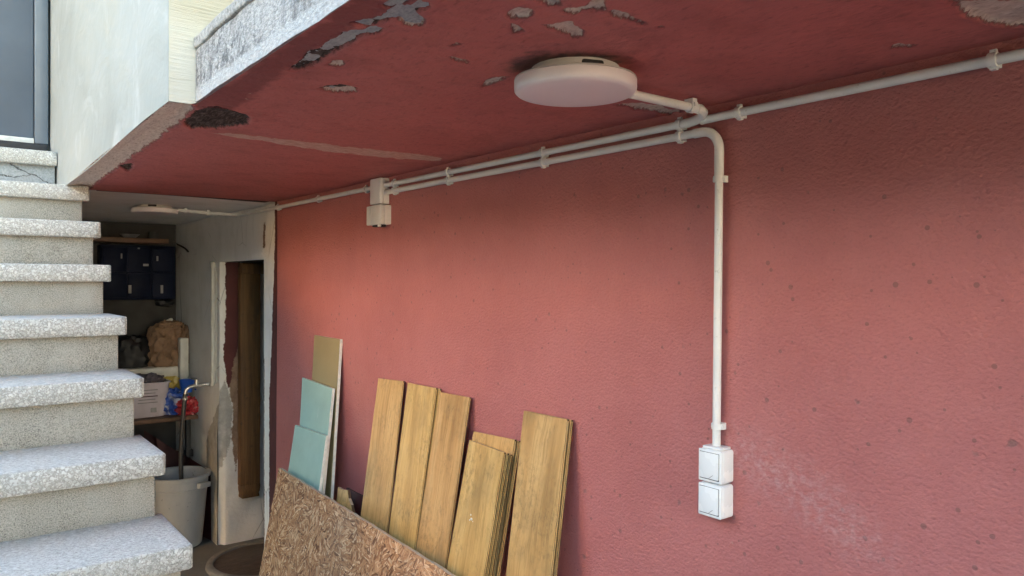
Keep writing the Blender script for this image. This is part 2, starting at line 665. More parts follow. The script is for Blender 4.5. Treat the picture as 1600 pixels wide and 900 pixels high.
def f_riser_grey(g):
    c = g.co()
    sp = g.noise(c, 160, 3, .65)
    col = g.ramp(sp, [(.3, (.20, .215, .22)), (.6, (.34, .355, .355)), (.8, (.42, .43, .42))])
    big = g.noise(g.map(c, (1, 1, 2)), 5, 5, .6)
    col = g.mix(g.step(big, .45, .7, 0, .5), col, (.25, .26, .26))
    sx = g.new('ShaderNodeSeparateXYZ')
    g.put(sx.inputs[0], c)
    nz = g.m('MULTIPLY', g.m('SUBTRACT', g.noise(c, 16, 4, .65), .5), .05)
    pa, pb = at_y(20, 259, 3.56), at_y(74, 287, 3.56)
    sl_ = (pb.z-pa.z)/(pb.x-pa.x)
    l1 = g.m('SUBTRACT', g.m('SUBTRACT', sx.outputs[2], g.m('MULTIPLY', sx.outputs[0], sl_)), pa.z-sl_*pa.x)
    l2 = g.m('SUBTRACT', g.m('ADD', sx.outputs[2], g.m('MULTIPLY', sx.outputs[0], -.10)), at_y(20, 275, 3.56).z-.10*pa.x)
    c1_ = g.step(g.m('ABSOLUTE', g.m('ADD', l1, nz)), .0028, .0012)
    c2_ = g.m('MULTIPLY', g.step(g.m('ABSOLUTE', g.m('ADD', l2, nz)), .0022, .0009), g.m('LESS_THAN', sx.outputs[0], (pa.x+pb.x)/2))
    crack = g.m('MAXIMUM', c1_, c2_)
    col = g.mix(g.m('MULTIPLY', crack, .85), col, (.035, .035, .035))
    g.fin(col, .8, g.bump(g.m('SUBTRACT', sp, g.m('MULTIPLY', crack, 2)), .5, .003))


def f_floor(g):
    c = g.co()
    n = g.noise(c, 2.2, 6, .6)
    col = g.ramp(n, [(.3, (.115, .112, .106)), (.7, (.19, .185, .173))])
    col = g.mix(g.step(g.noise(c, 17, 6, .7), .5, .75, 0, .6), col, (.17, .165, .155))
    g.fin(col, .85, g.bump(g.noise(c, 80, 5, .65), .45, .006))


def f_plank(g):
    c = g.map(g.co(), (1, 1, 1), (0, 0, 0), None)
    r = g.rnd()
    n = g.new('ShaderNodeCombineXYZ')
    g.put(n.inputs[0], g.m('MULTIPLY', r, 13.0))
    g.put(n.inputs[2], g.m('MULTIPLY', r, 7.0))
    va = g.new('ShaderNodeVectorMath', operation='ADD')
    g.put(va.inputs[0], c)
    g.put(va.inputs[1], n.outputs[0])
    p = va.outputs[0]
    warp = g.noise(g.map(p, (1, 1, .5)), 6, 3)
    wx = g.new('ShaderNodeCombineXYZ')
    g.put(wx.inputs[0], g.m('MULTIPLY', g.m('SUBTRACT', warp, .5), .055))
    va2 = g.new('ShaderNodeVectorMath', operation='ADD')
    g.put(va2.inputs[0], p)
    g.put(va2.inputs[1], wx.outputs[0])
    p2 = va2.outputs[0]
    gr = g.noise(g.map(p2, (1, 1, .035)), 105, 6, .68)
    gr2 = g.noise(g.map(p2, (1, 1, .10)), 22, 5, .6)
    bl = g.noise(g.map(p, (1, 1, .55)), 8, 5, .65)
    col = g.ramp(gr2, [(.28, (.36, .19, .062)), (.5, (.53, .305, .112)), (.75, (.66, .42, .18))])
    col = g.mix(g.step(gr, .50, .66, 0, .65), col, (.27, .145, .045))
    kv = g.new('ShaderNodeTexVoronoi', feature='F1')
    g.put(kv.inputs['Vector'], g.map(p2, (9, 9, 2.6)))
    kv.inputs['Scale'].default_value = 1
    kn = g.step(g.m('ADD', kv.outputs['Distance'], g.m('MULTIPLY', gr, .18)), .26, .10, 0, .6)
    col = g.mix(kn, col, (.20, .105, .035))
    col = g.mix(g.step(bl, .52, .72, 0, .6), col, (.24, .155, .066))
    # grime and mould blotches
    mo = g.m('MULTIPLY', g.step(g.noise(g.map(p, (1, 1, .6)), 80, 6, .78), .48, .60), g.step(g.noise(p, 7, 5, .65), .44, .60))
    col = g.mix(g.m('MULTIPLY', mo, .42), col, (.10, .072, .036))
    fl_ = g.step(g.noise(g.map(p2, (1, 1, .08)), 260, 3, .7), .60, .72, 0, .55)
    col = g.mix(fl_, col, (.16, .085, .03))
    hv = g.new('ShaderNodeHueSaturation')
    g.put(hv.inputs['Value'], g.step(r, 0, 1, .80, 1.14))
    g.put(hv.inputs['Hue'], g.step(g.m('FRACT', g.m('MULTIPLY', r, 7.3)), 0, 1, .497, .510))
    g.put(hv.inputs['Color'], col)
    g.fin(hv.outputs[0], g.step(gr, .3, .7, .42, .58), g.bump(gr, .22, .0015), Specular_IOR_Level=.4)


def f_plank_edge(g):
    c = g.co()
    n = g.noise(g.map(c, (1, 6, .05)), 60, 5, .65)
    g.fin(g.ramp(n, [(.3, (.03, .017, .008)), (.55, (.085, .048, .02)), (.75, (.20, .12, .055))]), .8, g.bump(n, .4, .002))


def f_plank_top(g):
    c = g.co()
    n = g.noise(c, 140, 4, .65)
    g.fin(g.ramp(n, [(.35, (.26, .165, .10)), (.7, (.50, .38, .28))]), .85)


def f_osb(g):
    c = g.co()

    def layer(scale, seed):
        cell = g.vor(g.map(c, (1, 1, 1), (0, 0, 0), (seed, 0, seed*.7)), scale, 'F1', 'Color')
        sp = g.new('ShaderNodeSeparateColor')
        g.put(sp.inputs[0], cell)
        ang = g.m('MULTIPLY', sp.outputs[0], 3.1416)
        vr = g.new('ShaderNodeVectorRotate', rotation_type='Y_AXIS')
        wv = g.noise(c, 5, 2)
        g.put(vr.inputs['Vector'], c)
        g.put(vr.inputs['Angle'], ang)
        st = g.map(vr.outputs[0], (34, 34, 170))
        s2 = g.new('ShaderNodeSeparateColor')
        g.put(s2.inputs[0], g.vor(st, 1, 'F1', 'Color'))
        fib = g.noise(g.map(vr.outputs[0], (24, 24, 420)), 1, 4, .65)
        edge = g.vor(st, 1, 'DISTANCE_TO_EDGE')
        return s2.outputs[0], s2.outputs[1], fib, edge
    a0, a1, af, ae = layer(17, 0.0)
    b0, b1, bf, be = layer(25, 4.7)
    pick = g.m('GREATER_THAN', b1, .50)
    tone = g.m('ADD', g.m('MULTIPLY', a0, g.m('SUBTRACT', 1, pick)), g.m('MULTIPLY', b0, pick))
    fib = g.m('ADD', g.m('MULTIPLY', af, g.m('SUBTRACT', 1, pick)), g.m('MULTIPLY', bf, pick))
    edge = g.m('ADD', g.m('MULTIPLY', ae, g.m('SUBTRACT', 1, pick)), g.m('MULTIPLY', be, pick))
    col = g.ramp(tone, [(.0, (.13, .045, .018)), (.3, (.42, .19, .082)), (.7, (.60, .32, .155)), (1., (.84, .59, .36))])
    col = g.mix(g.step(fib, .45, .75, 0, .6), col, (.10, .052, .027))
    col = g.mix(g.step(edge, .06, .0, 0, .55), col, (.055, .03, .016))
    col = g.mix(g.step(g.noise(c, 3, 4), .45, .7, 0, .3), col, (.40, .30, .22))
    h = g.m('ADD', g.m('MULTIPLY', tone, .8), g.m('MULTIPLY', fib, .5))
    g.fin(col, .72, g.bump(h, .55, .003), Specular_IOR_Level=.3)


def f_osb_edge(g):
    c = g.co()
    n = g.noise(g.map(c, (.4, 6, 1)), 60, 5, .65)
    g.fin(g.ramp(n, [(.3, (.42, .33, .23)), (.7, (.70, .61, .48))]), .85, g.bump(n, .5, .003))


def board_face(col, dirt):
    def f(g):
        c = g.co()
        n = g.noise(c, 7, 5, .6)
        k = g.ramp(n, [(.3, tuple(x*.9 for x in col)), (.7, tuple(min(1, x*1.08) for x in col))])
        s = g.noise(g.map(c, (1, 1, .3), (0, .15, 0)), 14, 4, .6, dist=.6)
        k = g.mix(g.step(s, .66, .72, 0, .5), k, (.72, .72, .66))
        k = g.mix(g.step(g.noise(c, 40, 5, .7), .6, .8, 0, .5), k, dirt)
        g.fin(k, .6, g.bump(g.noise(c, 150, 3), .1, .001))
    return f


def f_pvc(g):
    c = g.co()
    n = g.noise(c, 9, 5, .6)
    col = g.ramp(n, [(.3, (.66, .655, .63)), (.7, (.76, .755, .735))])
    col = g.mix(g.step(g.noise(c, 70, 4, .75), .62, .75, 0, .55), col, (.34, .29, .25))
    g.fin(col, .42, g.bump(g.noise(c, 60, 3), .06, .002))


def f_mat_rotten(g):
    c = g.co()
    n = g.noise(g.map(c, (1, 1, .06)), 45, 5, .65)
    col = g.ramp(n, [(.3, (.08, .04, .014)), (.6, (.18, .088, .028)), (.8, (.26, .15, .055))])
    col = g.mix(g.step(g.noise(c, 20, 5, .7), .55, .7, 0, .6), col, (.05, .03, .018))
    g.fin(col, .7, g.bump(n, .4, .003))


def f_bag(g):
    c = g.co()
    n = g.noise(c, 14, 5, .6)
    g.fin(g.ramp(n, [(.3, (.15, .085, .048)), (.7, (.27, .165, .098))]), .75, g.bump(g.vor(c, 26, 'DISTANCE_TO_EDGE'), .6, .01))


def f_film(cols):
    def f(g):
        c = g.co()
        n = g.noise(c, 11, 3, .5, dist=1.5)
        st = [(i/(len(cols)-1)*.5+.25, k) for i, k in enumerate(cols)]
        g.fin(g.ramp(n, st), .3, g.bump(g.noise(c, 30, 4, .6, dist=1), .6, .006))
    return f


def f_bucket(g):
    c = g.co()
    n = g.noise(g.map(c, (1, 1, .4)), 7, 6, .65)
    col = g.ramp(n, [(.3, (.29, .315, .34)), (.7, (.39, .415, .44))])
    sp = g.m('GREATER_THAN', g.noise(c, 36, 4, .65), .67)
    col = g.mix(g.m('MULTIPLY', sp, .6), col, (.16, .16, .155))
    g.fin(col, .5, g.bump(n, .1, .003))


def f_cover(g):
    c = g.co()
    n = g.noise(g.map(c, (1, 4, 1), (0, 0, .5)), 16, 6, .7)
    col = g.ramp(n, [(.3, (.045, .028, .02)), (.6, (.10, .066, .047)), (.8, (.17, .12, .085))])
    g.fin(col, .55, g.bump(n, .6, .006))


M = {
    'redwall': mat('red_wall_paint', f_redwall), 'ceiling': mat('red_ceiling_paint', f_ceiling),
    'whitewall': mat('white_plaster', f_whitewall), 'block': mat('trowelled_white', f_paintedblock),
    'cream': mat('brushed_cream', f_cream), 'fascia': mat('weathered_fascia', f_fascia), 'coping': mat('weathered_coping', f_coping),
    'tread': mat('terrazzo_tread', f_tread), 'riser': mat('fine_terrazzo', f_riser), 'riser_grey': mat('grey_render', f_riser_grey),
    'floor': mat('concrete_floor', f_floor), 'plank': mat('laminate_face', f_plank), 'plank_edge': mat('laminate_edge', f_plank_edge),
    'plank_top': mat('laminate_end', f_plank_top), 'osb': mat('osb_face', f_osb), 'osb_edge': mat('osb_edge', f_osb_edge),
    'teal': mat('teal_card', board_face((.32, .475, .40), (.25, .33, .30))),
    'olive': mat('olive_card', board_face((.30, .23, .105), (.2, .155, .07))),
    'gypsum': plain('gypsum_edge', (.66, .65, .58), .85, .12, 60, .3, 200),
    'pvc': mat('grey_pvc', f_pvc),
    'switch': plain('white_switch_plastic', (.78, .79, .79), .28, .03, 8, .02, 60),
    'gap': plain('dark_gap', (.02, .02, .02), .8),
    'mark': plain('grey_mark', (.25, .25, .25), .6),
    'diffuser': plain('opal_plastic', (.80, .735, .73), .38, .03, 5, .01, 60),
    'lampbase': plain('lamp_base_plastic', (.56, .52, .49), .45, .05, 8, .02, 60),
    'anth': plain('anthracite_door', (.085, .105, .135), .42, .10, 5, .06, 400),
    'frame': plain('anthracite_frame', (.10, .125, .155), .45, .08, 8, .04, 300),
    'alu': plain('pale_threshold', (.62, .60, .56), .5, .1, 30),
    'rubber': plain('black_rubber', (.018, .017, .018), .6, .2, 30, .1, 150),
    'rotten': mat('old_brown_wood', f_mat_rotten),
    'darkwood': plain('dark_brown_wood', (.045, .026, .016), .7, .3, 14, .2, 60),
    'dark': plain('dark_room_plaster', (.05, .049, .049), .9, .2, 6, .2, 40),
    'shelfwood': plain('shelf_chipboard', (.13, .07, .042), .6, .2, 25, .15, 120),
    'navy': plain('navy_plastic', (.004, .008, .026), .6, .2, 10, .05, 90, Specular_IOR_Level=.15),
    'pale': plain('pale_plastic', (.20, .205, .22), .5, .2, 30),
    'black': plain('black_plastic', (.012, .012, .014), .6, .2, 20, .2, 60),
    'bag': mat('brown_paper', f_bag),
    'tub': plain('frosted_lilac_plastic', (.52, .47, .52), .4, .12, 14, .05, 60),
    'cloth': plain('grey_purple_cloth', (.12, .10, .12), .9, .5, 25, .6, 50),
    'yellow': mat('yellow_film', f_film([(.30, .21, .03), (.45, .34, .06), (.25, .17, .03)])),
    'bluefilm': mat('blue_film', f_film([(.02, .05, .28), (.03, .10, .45), (.02, .07, .34), (.50, .52, .56), (.02, .05, .30)])),
    'redfilm': mat('red_film', f_film([(.30, .02, .025), (.42, .03, .035), (.34, .02, .03), (.22, .015, .02)])),
    'cup': plain('blue_cup', (.02, .10, .48), .35, .06, 8, .02, 60),
    'bucket': mat('white_bucket', f_bucket),
    'hose': plain('black_hose', (.035, .035, .037), .38, .2, 40, .05, 100),
    'chrome': plain('worn_chrome', (.45, .45, .45), .3, .2, 60, .1, 200, Metallic=.9),
    'maroon': plain('maroon_board', (.055, .012, .014), .6, .25, 10, .15, 80),
    'pipe': plain('painted_pipe', (.56, .56, .52), .5, .12, 20, .1, 90),
    'cover': mat('rusty_brown_cover', f_cover), 'coverrim': plain('grey_rim', (.20, .185, .165), .75, .25, 25, .3, 90),
    'cable': plain('black_cable', (.02, .02, .02), .6),
    'hedge': plain('hedge_leaves', (.014, .022, .009), .8, .5, 12, .8, 30),
    'neighbour2': plain('cream_render', (.70, .59, .42), .9, .08, 2, .1, 20),
    'neighbour': plain('ochre_render', (.84, .52, .22), .9, .08, 2, .1, 20),
    'roofside': plain('upper_render', (.60, .58, .52), .9, .08, 2, .1, 20),
    'whitepost': plain('white_post', (.74, .73, .76), .5, .06, 8, .1, 60),
}

# ------------------------------------------------------------------ ground
ground = from_bm('ground', (lambda b: (bmesh.ops.create_grid(b, x_segments=8, y_segments=8, size=200), b)[1])(bmesh.new()), M['floor'])
tag(ground, kind='structure')

# ------------------------------------------------------------------ red wall
DOOR = (3.545, 4.225, 0.0, 1.548)      # passage doorway in the wall plane: y0, y1, z0, z1


def wall_uv(pts, x=W):
    out = []
    for u, v in pts:
        p = at_x(u, v, x)
        out.append((p.y, p.z))
    return out


dust = [wall_uv([(1142, 688), (1165, 690), (1215, 718), (1262, 742), (1318, 790), (1380, 860), (1330, 850), (1255, 795), (1190, 745), (1145, 706)])]
white = [wall_uv([(425, 330), (425, 400), (421, 470), (417, 552), (410, 548), (405, 400), (340, 400), (340, 310), (424, 310)])]
wall_t = thing('house_wall', (W, 0, 0), 'long rough red painted wall carrying the white conduits and switches', 'wall')
ys = joinlin([-3.5, -.4, 0.15, 2.4, 3.38], .02)
sheet('painted_face', ys, lin(0, ZC+.01, .02), lambda U, V: (W+0*U+.002*np.sin(U*3.1+V*2.3), U, V), M['redwall'], wall_t,
      {'dust': dust, 'white': [[(9, 9), (9.1, 9), (9.1, 9.1)]]})
box('masonry', W+.012, W+.40, -3.5, 3.54, 0, ZC+.16, M['dark'], wall_t, 0)

# white wall of the passage, same plane
sw = thing('passage_wall', (W, 4.4, 0), 'white plastered passage wall with ragged doorway beyond the red wall', 'wall')
plaster = [wall_uv([(324, 690), (350, 610), (358, 590), (352, 700), (352, 800), (346, 850), (322, 850)])]
red_strip = [[(3.30, -.1), (3.47, -.1), (3.475, .9), (3.44, 1.18), (3.435, 1.30), (3.415, 1.50), (3.40, 1.9), (3.30, 1.9)],
             wall_uv([(413, 560), (413, 900), (400, 900), (406, 555)])]
barew = [wall_uv([(412, 348), (415, 348), (414, 388), (411, 386)])]
ys2 = joinlin([3.38, DOOR[0], DOOR[1], 5.16], .0125)
zs2 = joinlin([0, DOOR[3], ZC+.01], .0125)


def white_bulge(U, V):
    # loose plaster at the foot of the far jamb stands a little proud
    k = np.clip((.85-V)/.25, 0, 1)*np.clip((4.50-U)/.12, 0, 1)*np.clip((U-4.1)/.05, 0, 1)
    w = .004*np.sin(V*17)+.0015*np.sin(V*31+1)
    return W-.012*k+.0015*np.sin(U*9)*np.sin(V*7), np.where(np.abs(U-DOOR[1]) < .002, U+w*1.6+.02*k, U), V


sheet('plaster_face', ys2, zs2, white_bulge, M['whitewall'], sw,
      {'plaster': plaster, 'red': red_strip, 'bare': barew}, hole=DOOR)


def jamb_uv(pts):
    return [(at_y(u, v, DOOR[1]).x, at_y(u, v, DOOR[1]).z) for u, v in pts]


jp = [jamb_uv([(340, 612), (352, 596), (364, 640), (360, 690), (345, 735), (338, 740)])]
jr = [jamb_uv([(352, 410), (374, 408), (374, 590), (366, 604), (356, 606), (349, 560), (353, 480)])]
jb = [jamb_uv([(366, 560), (373, 540), (373, 700), (368, 735), (362, 690), (364, 640), (358, 606)])]


def jamb_f(U, V):
    k = np.clip((.86-V)/.2, 0, 1)
    lump = .004*k*(1+np.sin(U*31)*np.sin(V*19))
    return U, DOOR[1]+.006*np.sin(V*13)*k-lump*np.clip((U-W)/.04, 0, 1)+.02*k*(U < W+.01), V


sheet('jamb_face', lin(W-.004, W+.62, .0125), lin(0, DOOR[3], .0125), jamb_f, M['whitewall'], sw, {'plaster': jp, 'red': jr, 'bare': jb})
box('masonry', W+.012, W+.62, DOOR[1]+.04, 5.3, 0, ZC+.16, M['dark'], sw, 0)
box('lintel', W+.012, W+.62, DOOR[0]-.005, DOOR[1]+.04, DOOR[3]+.002, ZC+.16, M['darkwood'], sw, 0)

# wooden door frame inside the doorway, its foot rotted away
fr = thing('door_frame', (1.40, 4.2, 0), 'old brown wooden door frame post in the passage doorway with rotted foot', 'door frame')
fp = bm_box(1.338, 1.446, 4.155, 4.21, .325, 1.52, .004)
rough_up(fp, 2, .05, .003, 18, 3)
from_bm('post', fp, M['rotten'], fr, auto=.9)
rough = bm_box(1.342, 1.44, 4.150, 4.208, .255, .33, .006)
rough_up(rough, 2, .015, .012, 40, 5)
from_bm('rotted_foot', rough, M['rotten'], fr, auto=.9)
box('head', 1.338, 1.86, 4.13, 4.2, 1.485, 1.545, M['rotten'], fr, .004)
lathe('screw', [(0, .004), (.005, .004), (.006, 0), (0, 0)], (0, 0, 0), M['alu'], fr).matrix_local = Matrix.Translation((.0, -.046, .55)) @ Matrix.Rotation(PI/2, 4, 'X')
dl = thing('inner_door', (1.6, 4.1, 0), 'dark brown door leaf standing open in the doorway gloom', 'door')
box('leaf', 1.49, 1.53, 3.62, 4.12, .02, 1.48, M['darkwood'], dl, .003)
lathe('knob', [(0, .05), (.018, .045), (.022, .03), (.010, .015), (.010, 0), (0, 0)], (0, 0, 0), M['chrome'], dl).matrix_local = Matrix.Translation((-.11, -.40, .95)) @ Matrix.Rotation(-PI/2, 4, 'Y')
rb = bm_box(W+.62, W+1.9, 2.6, 5.3, 0, 2.0)
bmesh.ops.delete(rb, geom=[f for f in rb.faces if f.calc_center_median().x < W+.63], context='FACES')
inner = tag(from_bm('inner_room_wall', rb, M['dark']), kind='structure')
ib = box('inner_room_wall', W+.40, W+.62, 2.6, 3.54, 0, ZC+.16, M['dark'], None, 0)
tag(ib, kind='structure')

# ------------------------------------------------------------------ balcony slab
slab = thing('balcony_slab', (.9, 1.6, ZC), 'red painted concrete balcony slab overhead with flaking underside', 'slab')


def cxy(pts):
    return [(at_z(u, v, ZC).x, at_z(u, v, ZC).y) for u, v in pts]


peel = [cxy(p) for p in (
    [(625, 30), (640, 17), (662, 29), (655, 42), (630, 40)], [(793, 25), (810, 13), (828, 18), (830, 27), (800, 31)],
    [(797, 36), (812, 44), (828, 48), (804, 52)], [(845, 37), (880, 35), (910, 48), (912, 58), (895, 61), (878, 50), (850, 46)],
    [(876, 17), (920, 12), (935, -2), (950, 9), (985, 25), (1030, 41), (985, 33), (945, 20), (925, 17), (880, 20)],
    [(838, -2), (870, -4), (876, 9), (860, 9)], [(960, 163), (1000, 159), (1062, 172), (1055, 178), (1000, 172)],
    [(738, 141), (770, 122), (800, 118), (765, 134)], [(700, 88), (735, 94), (730, 99)],
    [(1478, -4), (1625, -4), (1625, 42), (1570, 36), (1525, 29), (1512, 15)], [(850, 66), (880, 65), (872, 68)],
    [(500, 136), (525, 132), (556, 137), (552, 142), (520, 142)], [(1400, 67), (1432, 67), (1430, 69), (1402, 70)],
    [(640, 8), (668, 6), (662, 12)], [(510, 100), (535, 93), (530, 100)], [(700, 70), (720, 66), (712, 74)],
    [(90, 300), (107, 286), (263, 155), (302, 158), (305, 168), (275, 195), (228, 230), (182, 263), (135, 297)])]
soot = [cxy(p) for p in (
    [(303, 172), (340, 163), (392, 180), (388, 194), (345, 200), (300, 201), (285, 192)],
    [(452, 108), (480, 84), (520, 60), (548, 47), (618, 40), (562, 60), (530, 76), (502, 92), (478, 108)],
    [(550, 36), (590, 25), (630, 9), (672, 2), (672, 12), (624, 31), (570, 43)],
    [(185, 260), (210, 254), (200, 269)], [(490, 137), (530, 130), (560, 137), (525, 141)], [(590, 8), (640, -4), (660, -2), (610, 16)])]
tan = [cxy(p) for p in ([(318, 206), (380, 209), (450, 218), (560, 232), (640, 240), (694, 248), (680, 252), (600, 247), (500, 235), (420, 222), (350, 211)],
                        [(380, 148), (392, 142), (394, 150), (384, 153)])]
damp = [cxy([(300, 164), (552, -2), (660, -8), (620, 20), (560, 44), (500, 75), (450, 108), (400, 146), (372, 168), (330, 172)])]
grime = [cxy([(795, 100), (832, 84), (905, 82), (955, 86), (985, 98), (940, 110), (860, 104), (828, 114), (798, 112)])]  # darker ceiling patch around the lamp base


def slab_left(y):
    return np.where(y < 1.612, .4265, np.interp(y, [1.612, 3.3, 3.8], [.376, .410, .410]))


def ceil_f(U, V):   # U = y, V = 0..1 across
    x0 = slab_left(U)
    x = x0+(W+.005-x0)*V
    z = ZC+.0025*np.sin(x*4)*np.sin(U*3)
    return x, U, z


YC = 3.40


def ceil_attr(polys):
    def f(U, V):
        x, y, z = ceil_f(U, V)
        d = np.full(U.shape, .1)
        for p in polys:
            d = np.minimum(d, sdist(x, y, p))
        return np.clip(d, -.1, .1)
    return f


def vnoise(x, y, scale, octaves=4, seed=0, gain=.6):
    rng = np.random.RandomState(seed)
    tab = rng.rand(257, 257)
    out, amp, tot = np.zeros_like(x), 1., 0.
    for o in range(octaves):
        u, v = x*scale+17.3*o, y*scale+5.1*o
        i, j = np.floor(u).astype(int), np.floor(v).astype(int)
        f, g_ = u-i, v-j
        f, g_ = f*f*(3-2*f), g_*g_*(3-2*g_)
        i, j = i % 256, j % 256
        out += amp*((tab[i, j]*(1-f)+tab[i+1, j]*f)*(1-g_)+(tab[i, j+1]*(1-f)+tab[i+1, j+1]*f)*g_)
        tot += amp
        amp *= gain
        scale *= 2.1
    return out/tot


def ragged(polys, amp, seed):
    base = ceil_attr(polys)

    def f(U, V):
        x, y, z = ceil_f(U, V)
        a = .6
        xr, yr = x*math.cos(a)-y*math.sin(a), x*math.sin(a)+y*math.cos(a)
        return np.clip(base(U, V)+(vnoise(xr*1.7, yr*.8, 26, 4, seed, .65)-.5)*amp, -.1, .1)
    return f


def ceil_relief(U, V):
    x, y, z = ceil_f(U, V)
    d = np.minimum(ragged(peel, .030, 3)(U, V), ragged(soot, .022, 5)(U, V))
    k = np.clip((.0015-d)/.004, 0, 1)
    lip = np.exp(-((d-.006)/.005)**2)*(.35+.65*vnoise(x, y, 40, 2, 9))
    rough = (vnoise(x, y, 55, 4, 11)-.5)
    keep = np.clip((V*np.abs(W-.4)-.012)/.02, 0, 1)
    return x, y, z+keep*(k*(.0055+.006*rough)-lip*.0026+.0022*rough)


# sheet() stores attributes by name; the ceiling measures in x, y
def sheet_ceiling():
    us = joinlin([-.9, .2, 1.6115, 1.6125, YC], .0055)
    fs = {k+'_h': ceil_attr(p) for k, p in (('damp', damp), ('grime', grime))}
    fs['peel_h'], fs['soot_h'], fs['tan_h'] = ragged(peel, .030, 3), ragged(soot, .022, 5), ragged(tan, .036, 7)
    o = sheet('underside', us, lin(0, 1, .0062), ceil_relief, M['ceiling'], slab, fs)
    for a in list(o.data.attributes):
        if a.name.endswith('_h'):
            a.name = a.name[:-2]
    return o


sheet_ceiling()
fz1, fz2 = 1.916, 1.940
fb = bm_box(.4265, .60, -.9, 1.607, ZC+.004, fz1)
rough_up(fb, 1, .04, .0028, 14, 2)
from_bm('fascia', fb, M['fascia'], slab)
cb = bm_box(.4205, .60, -.9, 1.605, fz1+.002, fz2, .004)
rough_up(cb, 1, .03, .004, 17, 8)
from_bm('coping', cb, M['coping'], slab)
box('slab_core', .602, W+.06, -.9, 3.9, ZC+.012, 1.95, M['dark'], slab, 0)

# white ceiling of the passage
pc = thing('passage_ceiling', (.85, 4.3, ZC), 'dim white ceiling of the passage beyond the red slab', 'ceiling')
sheet('plaster_soffit', lin(YC-.002, 5.2, .05), lin(.30, W+.005, .05), lambda U, V: (V, U, ZC-.004+.002*np.sin(U*5)*np.sin(V*6)), M['whitewall'], pc,
      {k: [] for k in ('plaster', 'red', 'bare')})

# ------------------------------------------------------------------ white wall block above the stairs
blk = thing('porch_wall', (.7, 2.7, ZC), 'white trowelled wall block beside the stairs with cream brushed end face', 'wall')


def blk_f(U, V):
    x = np.interp(U, [1.61, 3.3, 3.8], [.376, .410, .410])
    return x+.003*np.sin(U*4+V*2)*np.clip((U-1.61)/.2, 0, 1), U, V


sheet('trowelled_face', lin(1.61, 4.3, .05), lin(ZC-.002, 5.6, .05), blk_f, M['block'], blk)
pale_poly = [[(.36, 1.79), (.46, 1.79), (.46, 1.93), (.36, 1.98)]]
sheet('cream_end', lin(.376, 1.26, .02), lin(ZC+.004, 5.6, .02), lambda U, V: (U, 1.609+.0012*np.sin(V*90+np.sin(U*30))*(U > .38), np.where((V < ZC+.01) & (U < .429), ZC-.002, V)), M['cream'], blk, {'pale': pale_poly})
box('block_core', .42, 1.3, 1.625, 4.3, ZC+.15, 5.6, M['roofside'], blk, 0)
post = thing('balcony_post', (.50, 1.45, fz2), 'slim white post standing on the balcony edge at the top', 'post')
box('shaft', .487, .53, 1.44, 1.48, fz2, 3.0, M['whitepost'], post, .004)
box('foot_plate', .480, .537, 1.433, 1.487, fz2-.002, fz2+.008, M['whitepost'], post, .002)

# ------------------------------------------------------------------ staircase
st = thing('staircase', (0, 2.2, 0), 'outdoor terrazzo staircase with thick speckled treads climbing to the dark door', 'staircase')
SPX = [(302, 851), (259.5, 708.5), (225.5, 590), (199, 495), (174, 414), (158, 347), (140, 291)]
nose = [(at_x(u, v, XS).y, at_x(u, v, XS).z) for u, v in SPX]
dy, dz = (nose[-1][0]-nose[0][0])/6, (nose[-1][1]-nose[0][1])/6
low = [(nose[0][0]-dy*k, nose[0][1]-dz*k) for k in range(5, 0, -1)]
low = [q for q in low if q[1] > .1]
top = (3.53, 1.963)
steps = low+nose+[top]
for i, (y, z) in enumerate(steps):
    last = i == len(steps)-1
    ynext = 3.85 if last else steps[i+1][0]+.05
    xr = .404 if last else XS
    tb = bm_box(-.80, xr, y, ynext, z-.0565, z)
    vert = [e for e in tb.edges if abs(e.verts[0].co.z-e.verts[1].co.z) > .02 and e.verts[0].co.x > 0]
    if not last:
        bmesh.ops.bevel(tb, geom=[e for e in vert if e.verts[0].co.y < y+.01], offset=.006, segments=3, affect='EDGES')
    te = [e for e in tb.edges if abs(e.verts[0].co.z-e.verts[1].co.z) < .001]
    bmesh.ops.bevel(tb, geom=te, offset=.0028, segments=1, affect='EDGES')
    rough_up(tb, 0, .02, .0009, 40, i*3.1)
    from_bm('tread', tb, M['tread'], st, auto=math.radians(60))
    zb = 0 if i == 0 else steps[i-1][1]
    xr2 = .401 if last else XS-.020
    rbm = bm_box(-.795, xr2, y+.030, y+.10, zb-.004, z-.0545, .003)
    rough_up(rbm, 0, .05, .0015, 12, i)
    o = from_bm('riser', rbm, M['riser_grey'] if last else M['riser'], st, auto=math.radians(60))
    if last:
        o['label'] = 'cracked grey riser below the door'
prof = [(steps[0][0]+.09, 0)]
for i, (y, z) in enumerate(steps):
    prof.append((y+.09, z-.058))
    if i < len(steps)-1:
        prof.append((steps[i+1][0]+.09, z-.058))
prof.append((4.1, top[1]-.058))
prof.append((4.1, 1.5))
prof.append((3.0, .95))
prof.append((2.2, 0))
bb = bmesh.new()
fa = [bb.verts.new((-.79, p[0], p[1])) for p in prof]
fc = [bb.verts.new((XS-.024 if p[1] < 1.70 else .398, p[0], p[1])) for p in prof]
bb.faces.new(fa)
bb.faces.new(fc[::-1])
for i in range(len(prof)):
    j = (i+1) % len(prof)
    bb.faces.new((fa[i], fc[i], fc[j], fa[j]))
from_bm('stair_body', bb, M['pipe'], st)

